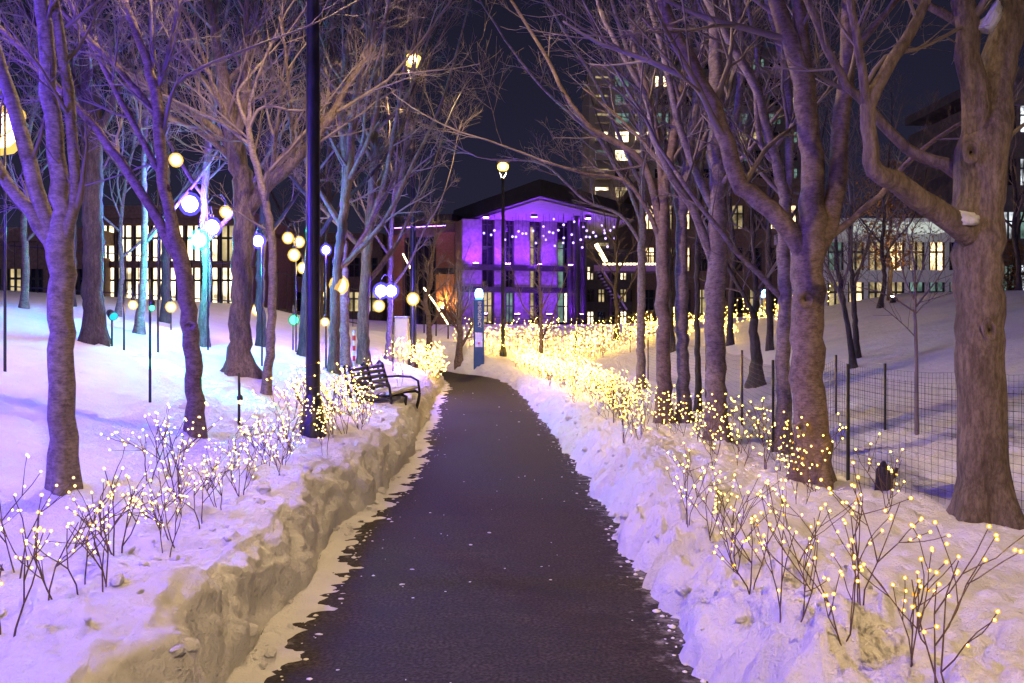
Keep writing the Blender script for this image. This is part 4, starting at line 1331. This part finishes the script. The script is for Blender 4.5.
# ------------------------------------------------------------------ buildings
M['roof_dark'] = mat('dark_metal_roof', (.02, .02, .024), .45, col2=(.032, .031, .035), scale=3)
M['panel'] = mat('pale_render_panel', (.19, .16, .20), .7, col2=(.30, .26, .30), scale=5, bump=.01)
M['brick_orange'] = mat('orange_brick', (.30, .13, .05), .8, col2=(.40, .19, .08), scale=12, bump=.01)
M['frame'] = mat('dark_window_frame', (.02, .02, .022), .4, col2=(.03, .03, .032), scale=8)
M['glass'] = mat('dark_glass', (.015, .017, .022), .08, col2=(.02, .022, .03), scale=2, spec=.8)
M['soffit'] = mat('pale_soffit', (.25, .23, .26), .6, col2=(.30, .28, .31), scale=3)
M['concrete'] = mat('tower_concrete', (.42, .36, .28), .8, col2=(.5, .44, .35), scale=2)
M['concrete_dark'] = mat('dark_concrete', (.13, .115, .11), .8, col2=(.19, .17, .16), scale=2)
M['brick_dark'] = mat('dark_brick', (.16, .105, .08), .85, col2=(.24, .16, .12), scale=8)
M['win_warm'] = glow('lit_window_warm', (1, .70, .34), 3.6)
M['win_cream'] = glow('lit_window_cream', (1, .80, .48), 5)
M['win_white'] = glow('lit_window_white', (.85, .92, 1), 1.6)
M['win_dim'] = glow('lit_window_dim', (.9, .7, .35), .8)
M['win_teal'] = glow('lit_window_teal', (.45, .75, .65), .45)
M['lamp_strip'] = glow('warm_strip_glow', (1, .72, .34), 9)
M['flood_violet'] = glow('violet_flood_glow', (.26, .03, 1.0), 1300)

def uneven(m, scale, lo, hi):
    """rooms behind the panes are not evenly lit"""
    t = m.node_tree
    e = next(n for n in t.nodes if n.type == 'EMISSION')
    k = e.inputs['Strength'].default_value
    tc = t.nodes.new('ShaderNodeTexCoord')
    n = t.nodes.new('ShaderNodeTexNoise'); n.inputs['Scale'].default_value = scale; n.inputs['Detail'].default_value = 5
    r = t.nodes.new('ShaderNodeMapRange'); r.inputs['From Min'].default_value = .35; r.inputs['From Max'].default_value = .65
    r.inputs['To Min'].default_value = lo * k; r.inputs['To Max'].default_value = hi * k
    t.links.new(tc.outputs['Object'], n.inputs['Vector']); t.links.new(n.outputs['Fac'], r.inputs['Value']); t.links.new(r.outputs[0], e.inputs['Strength'])
for k_ in ('win_warm', 'win_cream', 'win_white', 'win_dim', 'win_teal'):
    uneven(M[k_], 1.1, .12, 1.1)

def frame_of(A, B):
    """local frame of a wall from A to B: x along, y outward (towards the viewer), z up"""
    A, B = Vector(A), Vector(B)
    u = (B - A); L = u.length; u.normalize()
    n = Vector((u.y, -u.x, 0))
    return Matrix(((u.x, -n.x, 0, A.x), (u.y, -n.y, 0, A.y), (0, 0, 1, A.z), (0, 0, 0, 1))), L

def pavilion():
    zr = 7.72
    near, left, right = Vector((1.31, 39.6, 0)), Vector((-3.45, 50.2, 0)), Vector((7.0, 48.4, 0))
    root = thing('pavilion', 'purple-lit glass and brick pavilion with dark overhanging roof at path end', 'building', (0, 48, 0))
    o0 = Vector((0, 48, 0))
    m = MB()
    ring = [near, right, Vector((5.5, 62, 0)), Vector((-4, 62, 0)), left]
    top = [p + Vector((0, 0, zr + .8)) - o0 for p in ring]
    bot = [p + Vector((0, 0, zr)) - o0 for p in ring]
    n = len(ring)
    m.add(bot + top, [tuple(range(n - 1, -1, -1)), tuple(range(n, 2 * n))] + [(i, (i + 1) % n, n + (i + 1) % n, n + i) for i in range(n)])
    rf = m.build('roof', M['roof_dark'], root)
    m = MB()
    c = sum((p for p in ring), Vector()) / n
    ins = [c + (p - c) * .94 for p in ring]
    sb = [p + Vector((0, 0, zr - .06)) - o0 for p in ins]
    stp = [p + Vector((0, 0, zr - .004)) - o0 for p in ins]
    m.add(sb + stp, [tuple(range(n - 1, -1, -1)), tuple(range(n, 2 * n))] + [(i, (i + 1) % n, n + (i + 1) % n, n + i) for i in range(n)])
    m.build('soffit', M['soffit'], rf)
    # facade
    A, B = pt(462, 328, 47.2), pt(583, 328, 49.2)
    A.z = B.z = 0
    FM, L = frame_of(A, B)
    FM = Matrix.Translation(-o0) @ FM
    def X(px): return (px - 462) / (583 - 462) * L
    def Z(py): return CAMZ + (HY - py) / F * 48.0
    m = MB(); m.box((0, .35, 0), (L, 9, zr - .1), FM); m.build('rear_wall', M['brick_dark'], root)
    for a, b in ((462, 481), (493, 504), (513, 528), (540, 556)):
        m = MB(); m.box((X(a), -.06, .5), (X(b), .3, zr - .07), FM); o = m.build('wall_panel', M['panel'], root); bevel(o, .02)
        # brick courses proud of the panel
    for a, b in ((481, 493), (504, 513), (528, 540), (556, 572)):
        m = MB(); m.box((X(a) + .01, .16, .5), (X(b) - .01, .2, zr - .07), FM); w_ = m.build('glazing', M['glass'], root)
        m = MB()
        for xx in (X(a) + .04, (X(a) + X(b)) / 2, X(b) - .04):
            m.box((xx - .03, .06, .5), (xx + .03, .15, zr - .08), FM)
        for py in (225, 247, 268, 290, 306):
            m.box((X(a) + .08, .08, Z(py) - .03), (X(b) - .08, .14, Z(py) + .03), FM)
        m.build('mullion', M['frame'], w_)
    for a, b, y0, y1, mm in ((483, 491, 322, 292, 'win_dim'), (506, 512, 322, 293, 'win_white'), (530, 533, 318, 226, 'win_dim'), (557, 563, 322, 240, 'win_white'), (564, 567, 322, 292, 'win_cream')):
        m = MB(); m.box((X(a), .145, Z(y0)), (X(b), .158, Z(y1)), FM); m.build('lit_pane', M['win_dim'] if mm == 'win_dim' else M['win_teal'] if mm == 'win_white' else M[mm], root)
    for py in (268, 290):
        m = MB(); m.box((-.05, -.2, Z(py) - .16), (L + .1, -.07, Z(py) + .16), FM); m.build('floor_band', M['frame'], root)
    for px, yy in ((577, 46.2), (570, 48.3), (583, 48.8)):
        p = pt(px, 328, yy) - o0
        m = MB(); m.lathe([(.17, 0), (.17, zr - .05)], 14, (p.x, p.y, 0)); m.build('column', M['roof_dark'], root, True)
    # violet flood lamps: on the soffit and on the floor band
    def flood(p, up):
        k = 1 if up else -1
        f = MB(); f.box((p.x - .16, p.y - .08, p.z - .07), (p.x + .16, p.y + .08, p.z + .07)); fl = f.build('flood_lamp', M['black'], root)
        e = MB(); e.box((p.x - .13, p.y - .06, p.z + k * .073), (p.x + .13, p.y + .06, p.z + k * .085)); e.build('lens', M['flood_violet'], fl)
    for px, d in ((486, 45.6), (534, 45.4), (588, 46.0)):
        p = pt(px, 213, d) - o0; p.z = zr - .14
        flood(p, False)
    for px in (472, 503, 534, 565):
        p = FM @ Vector((X(px), -.75, Z(268) + .1))
        flood(p, True)
        p = FM @ Vector((X(px) + .3, -1.6, 2.3))
        flood(p, True)
    # orange brick wing
    A2, B2 = pt(384, 328, 50.5), pt(461, 328, 48.6)
    A2.z = B2.z = 0
    W2, L2 = frame_of(A2, B2)
    W2 = Matrix.Translation(-o0) @ W2
    wing = MB(); wing.box((0, .3, 0), (L2 - .02, 8, 7.6), W2); wg_ = wing.build('wing_wall', M['brick_dark'], root)
    def X2(px): return (px - 384) / 77 * L2
    bk = MB(); bk.box((-.5, 0, 0), (.5, .1, 1)); 
    brick_me = None
    for a, b in ((392, 404), (436, 454)):
        m = MB(); m.box((X2(a), .1, .3), (X2(b), .3, 7.1), W2); m.build('brick_pier', M['brick_orange'], wg_)
    for a, b in ((405, 435),):
        m = MB(); m.box((X2(a), .2, .3), (X2(b), .28, 6.9), W2); gl = m.build('glazing', M['glass'], wg_)
        m = MB()
        for k in range(6):
            xx = X2(a) + (X2(b) - X2(a)) * k / 5
            m.box((xx - .035, .1, .3), (xx + .035, .19, 6.9), W2)
        for py in (240, 268, 295):
            m.box((X2(a), .11, Z(py) - .05), (X2(b), .17, Z(py) + .05), W2)
        m.build('mullion', M['frame'], gl)
    m = MB(); m.box((X2(436), -.02, Z(270) - .18), (X2(454), .095, Z(270) + .18), W2); m.build('stone_band', M['frame'], wg_)
    m = MB(); m.box((-.4, -1.0, 7.62), (L2 - .1, 8.4, 8.0), W2); m.build('wing_roof', M['roof_dark'], wg_)
    f = MB(); f.box((1.0, -.6, 7.42), (L2 - .7, -.48, 7.5), W2); fl = f.build('flood_lamp', M['black'], wg_)
    f = MB(); f.box((1.02, -.58, 7.405), (L2 - .72, -.5, 7.417), W2); f.build('lens', glow('violet_strip_glow', (.34, .12, 1.0), 26), fl)
    # sconces throwing warm light on the orange pier
    s = MB(); s.box((X2(444) - .1, -.22, 2.6), (X2(444) + .1, .09, 2.75), W2); sc = s.build('wall_lamp', M['black'], wg_)
    s = MB(); s.box((X2(444) - .08, -.2, 2.755), (X2(444) + .08, -.02, 2.77), W2); s.build('lens', glow('sconce_glow', (1, .55, .18), 1500), sc)
    return zr
ZR = pavilion()

zpend = [(200, 242), (233, 250), (248, 230), (296, 272), (330, 258), (358, 234), (346, 259), (376, 244), (392, 244), (424, 232), (437, 287), (471, 212), (470, 255), (482, 272), (498, 237), (515, 241), (518, 178), (523, 300), (539, 229), (563, 204), (564, 264), (561, 287), (600, 249), (607, 286), (611, 190), (632, 245), (641, 272), (648, 307), (653, 214), (668, 231), (666, 259), (682, 260), (698, 239), (710, 256), (737, 207), (750, 229), (750, 242), (754, 266), (763, 304), (777, 230), (793, 214), (796, 266)]
pb = MB(); pb.ball((0, 0, 0), .06, 2); pbm = pb.mesh('bulb', M['g_violet'], True)
for i, (a, b) in enumerate(sorted(zpend)):
    px, py = 440 + a / 4.555, 180 + b / 4.555
    d = 45.6 + .8 * math.sin(i * 2.1)
    p = pt(px, py, d)
    o = thing('pendant_light', f'{nth(i)} small violet globe from the left hanging under the pavilion roof', 'pendant', p, 0, 'violet pendants under the pavilion roof')
    link('bulb', pbm, o)
    m = MB(); m.tube([(0, 0, .07), (0, 0, ZR - .1 - p.z)], .008, 4); m.build('cord', M['wire'], o)

def block(name, label, x0, x1, y, z0, z1, depth, wallm, floors, bays, lit, seed, cat='building', rz=0, sill=.25, wfrac=.72, hfrac=.55, balcony=(), frm=True):
    """a block with recessed frames and window panes, front face at y"""
    r = random.Random(seed)
    root = thing(name, label, cat, (x0, y, z0), rz)
    Wd, H = x1 - x0, z1 - z0
    m = MB(); m.box((0, .25, -2), (Wd, depth, H)); m.build('wall', wallm, root)
    fh, bw = H / floors, Wd / bays
    for f in range(floors + 1):      # spandrel bands proud of the windows
        m = MB(); m.box((-.03, 0, f * fh - fh * (1 - hfrac) / 2), (Wd + .03, .24, f * fh + fh * (1 - hfrac) / 2)); m.build('spandrel', wallm, root)
    for b in range(bays + 1):
        m = MB(); m.box((b * bw - bw * (1 - wfrac) / 2, .04, 0), (b * bw + bw * (1 - wfrac) / 2, .238, H)); m.build('pier', wallm, root)
    for f in range(floors):
        for b in range(bays):
            k = r.choices(list(lit.keys()), list(lit.values()))[0]
            cx, cz = (b + .5) * bw, (f + .5) * fh
            hw, hh = bw * wfrac / 2, fh * hfrac / 2
            m = MB(); m.box((cx - hw, .17, cz - hh), (cx + hw, .22, cz + hh)); w_ = m.build('window', M[k], root)
            m = MB()
            for xx in ((-hw + .05, 0, hw - .05) if frm else (0,)):
                m.box((cx + xx - .05, .10, cz - hh), (cx + xx + .05, .165, cz + hh))
            m.box((cx - hw, .11, cz + hh * .3 - .05), (cx + hw, .16, cz + hh * .3 + .05))
            m.build('window_frame', M['frame'], w_)
            if b in balcony:
                m = MB(); m.box((cx - hw, -1.2, cz - hh - .12), (cx + hw, -.01, cz - hh + .02)); bc = m.build('balcony', wallm, root)
                m = MB(); m.box((cx - hw, -1.18, cz - hh + .021), (cx + hw, -1.12, cz - hh + 1.0)); m.build('balustrade', wallm, bc)
    m = MB(); m.box((-.2, -.1, H + .62 * 0 + fh * (1 - hfrac) / 2 + .002), (Wd + .2, depth + .1, H + fh * (1 - hfrac) / 2 + .6)); m.build('roof', wallm, root)
    return root
lit_t = {'glass': 1.6, 'win_cream': 2.6, 'win_dim': 2.2, 'win_teal': .8}
D = 142
def WX(px, d): return (px - CX) / F * d
def WZ(py, d): return CAMZ + (HY - py) / F * d
block('apartment_tower', 'tall apartment tower with lit windows behind the pavilion roof', WX(592, D), WX(672, D), D, -2, WZ(72, D), 20, M['concrete'], 15, 4, lit_t, 3, balcony=(0, 2))
block('apartment_tower', 'dim second tower behind the right tree row', WX(684, 160), WX(800, 160), 160, -2, WZ(55, 160), 20, M['concrete_dark'], 16, 7, {'glass': 7, 'win_dim': 2, 'win_teal': .6, 'win_cream': .25}, 5)
block('brick_building', 'dark brick building with golden windows behind the right row trunks', WX(640, 62), WX(800, 62), 62, 2, WZ(196, 62), 14, M['brick_dark'], 3, 9, {'glass': 3, 'win_warm': 2, 'win_dim': 3}, 8)
block('office_building', 'office building with white lit floors at the right picture edge', WX(1000, 52), WX(1130, 52), 52, 3, WZ(92, 52), 12, M['concrete_dark'], 4, 7, {'win_white': 3, 'win_teal': 2, 'glass': 2}, 9, hfrac=.5, wfrac=.85)
block('glass_building', 'low building with long cream lit windows behind the left trees', WX(98, 40), WX(236, 40), 40, 2.6, WZ(222, 40), 10, M['brick_dark'], 2, 8, {'win_cream': 9, 'win_dim': 1}, 12, wfrac=.97, hfrac=.84)
block('brick_house', 'dark brown low building at the far left edge', WX(-60, 38), WX(88, 38), 38, 2.4, WZ(255, 38), 8, M['brick_dark'], 1, 7, {'glass': 5, 'win_dim': 1}, 14, hfrac=.5)
block('brick_house', 'dark low building behind lamps between left trees and pavilion wing', WX(240, 56), WX(380, 56), 56, 2.2, WZ(250, 56), 8, M['brick_dark'], 2, 8, {'glass': 5, 'win_dim': 2, 'win_warm': .6}, 15)
# low lit pavilion on the right hill
gp = block('garden_pavilion', 'low pale pavilion with lit glass front on the right hill', WX(826, 44), WX(968, 44), 44, 2.2, WZ(236, 44), 8, M['white_paint'], 2, 7, {'win_dim': 3, 'win_teal': 2, 'win_warm': 1.2, 'glass': 2}, 18, wfrac=.8, hfrac=.7)
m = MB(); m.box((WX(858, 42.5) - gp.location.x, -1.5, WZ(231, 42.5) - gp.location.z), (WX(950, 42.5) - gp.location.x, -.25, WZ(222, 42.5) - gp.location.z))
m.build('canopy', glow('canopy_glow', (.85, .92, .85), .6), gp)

# footbridge with stair right of the pavilion
def bridge():
    d = 52
    root = thing('footbridge', 'warm-lit footbridge with railing and stair right of the pavilion', 'bridge', (WX(594, d), d, 0))
    x0 = WX(594, d)
    def bx(a, b, y0, y1, p0=0, p1=1.2):
        m = MB(); m.box((WX(a, d) - x0, p0, WZ(y1, d)), (WX(b, d) - x0, p1, WZ(y0, d))); return m
    bx(594, 668, 265, 271, 0, 2.2).build('deck', M['concrete'], root)
    bx(600, 668, 252, 253.2, .02, .08).build('handrail', M['frame'], root)
    for k in range(19):
        a = 600 + k * 3.6
        bx(a, a + .7, 253.2, 264.9, .03, .07).build('baluster', M['frame'], root)
    bx(604, 664, 262.5, 264.2, .5, .6).build('light_strip', M['lamp_strip'], root)
    for k in range(15):
        bx(598 + k * 1.9, 600.2 + k * 1.9, 271.5 + k * 3.2, 272.6 + k * 3.2, .1, 1.1).build('stair_tread', M['white_paint'], root)
    m = MB(); m.tube([(WX(598, d) - x0, .05, WZ(262, d)), (WX(627, d) - x0, .05, WZ(310, d))], .06, 6); m.build('stair_rail', M['white_paint'], root)
    m = MB(); m.tube([(WX(596, d) - x0, .02, WZ(244, d)), (WX(606, d) - x0, .02, WZ(262, d))], .12, 6); m.build('stair_light', M['lamp_strip'], root)
    for a in (612, 640, 662):
        bx(a, a + 2.2, 271, 335, 1.2, 1.5).build('pier', M['concrete_dark'], root)
bridge()
block('brick_building', 'grey building with small windows under the footbridge', WX(585, 66), WX(640, 66), 66, 1.5, WZ(262, 66), 8, M['concrete_dark'], 3, 5, {'glass': 4, 'win_dim': 2, 'win_cream': .6}, 22)

# glowing ramp handrail left of the call pillar
rp = [pt(403, 254, 40), pt(412, 271, 39), pt(424, 288, 38), pt(436, 305, 37), pt(448, 324, 36)]
hr = thing('lit_handrail', 'diagonal glowing handrail descending beside the orange brick wing', 'handrail', (rp[0].x, rp[0].y, 1.0))
for a, b in ((0, 1), (2, 3), (3, 4)):
    m = MB(); m.tube([rp[a] - hr.location, rp[b] - hr.location], .035, 6); m.build('light_tube', M['lamp_strip'], hr, True)
for p in rp:
    m = MB(); m.tube([p - hr.location + Vector((0, .05, -.03)), Vector((p.x, p.y + .05, gz(p.x, p.y) - .1)) - hr.location], .03, 6); m.build('post', M['black'], hr, True)

# striped marker and cabinet beyond the bench
g = hit(354, 366, 20)
mk = thing('marker_post', 'red and white striped marker post behind the bench', 'marker', g)
red = mat('red_reflective', (.5, .03, .02), .5, col2=(.55, .05, .03), scale=6)
for k in range(7):
    m = MB(); m.lathe([(.032, k * .1), (.032, k * .1 + .098)] + ([(.001, k * .1 + .1)] if k == 6 else []), 10); m.build('stripe', red if k % 2 else M['white_paint'], mk, True)
g = hit(402, 352, 30)
cb = thing('utility_cabinet', 'white utility cabinet behind the second street lamp', 'cabinet', g)
m = MB(); m.box((-.18, -.2, -.2), (.18, .2, .95)); bevel(m.build('body', M['white_paint'], cb), .02)
m = MB(); m.box((-.15, -.215, .1), (.15, -.202, .88)); bevel(m.build('door', M['white_paint'], cb), .004)
m = MB(); m.box((-.2, -.22, .952), (.2, .22, 1.0)); bevel(m.build('top', M['steel'], cb), .01)

# golden-leaved tree on the right hill, still holding dry leaves
def leafy(label, px, py, dexp, h, w, seed):
    root, g = auto_tree(seed, label, M['bark_dark'], px, py, dexp, 6, h, (0, 0), nl=6, spread=.6, kids=6)
    r = random.Random(seed)
    b = MB()
    for k in range(2600):
        a = r.random() * 6.28
        zz = r.random()
        rad = w * math.sqrt(r.random()) * (math.sin(math.pi * (.12 + .85 * zz)) ** .7) * (.75 + .3 * math.sin(a * 3 + zz * 7))
        c = Vector((math.cos(a) * rad, math.sin(a) * rad, h * (.22 + .72 * zz)))
        s = r.uniform(.03, .07)
        u = Vector((r.gauss(0, 1), r.gauss(0, 1), r.gauss(0, 1))).normalized() * s
        v = u.orthogonal().normalized() * s * .6
        b.add([c - u, c + v, c + u, c - v], [(0, 1, 2, 3)])
    b.build('foliage', M['dry_leaf'], root)
M['dry_leaf'] = mat('dry_leaf', (.22, .11, .03), .7, col2=(.32, .17, .05), scale=2)
leafy('rusty dry-leaved tree before the lit pavilion on the right hill', 890, 300, 30, 4.4, 1.5, 61)
leafy('dry-leaved amber shrub tree at the right edge on the hill', 1012, 276, 34, 3.4, 1.2, 62)
g = hit(893, 303, 27)
gl = thing('ground_spot', 'small amber spotlight at the foot of the dry-leaved tree', 'spotlight', g)
m = MB(); m.lathe([(.001, 0), (.09, 0), (.09, .16), (.07, .18)], 12); m.build('housing', M['black'], gl, True)
m = MB(); m.lathe([(.065, .182), (.001, .19)], 12); m.build('lens', glow('amber_spot_glow', (1, .6, .2), 2600), gl, True)
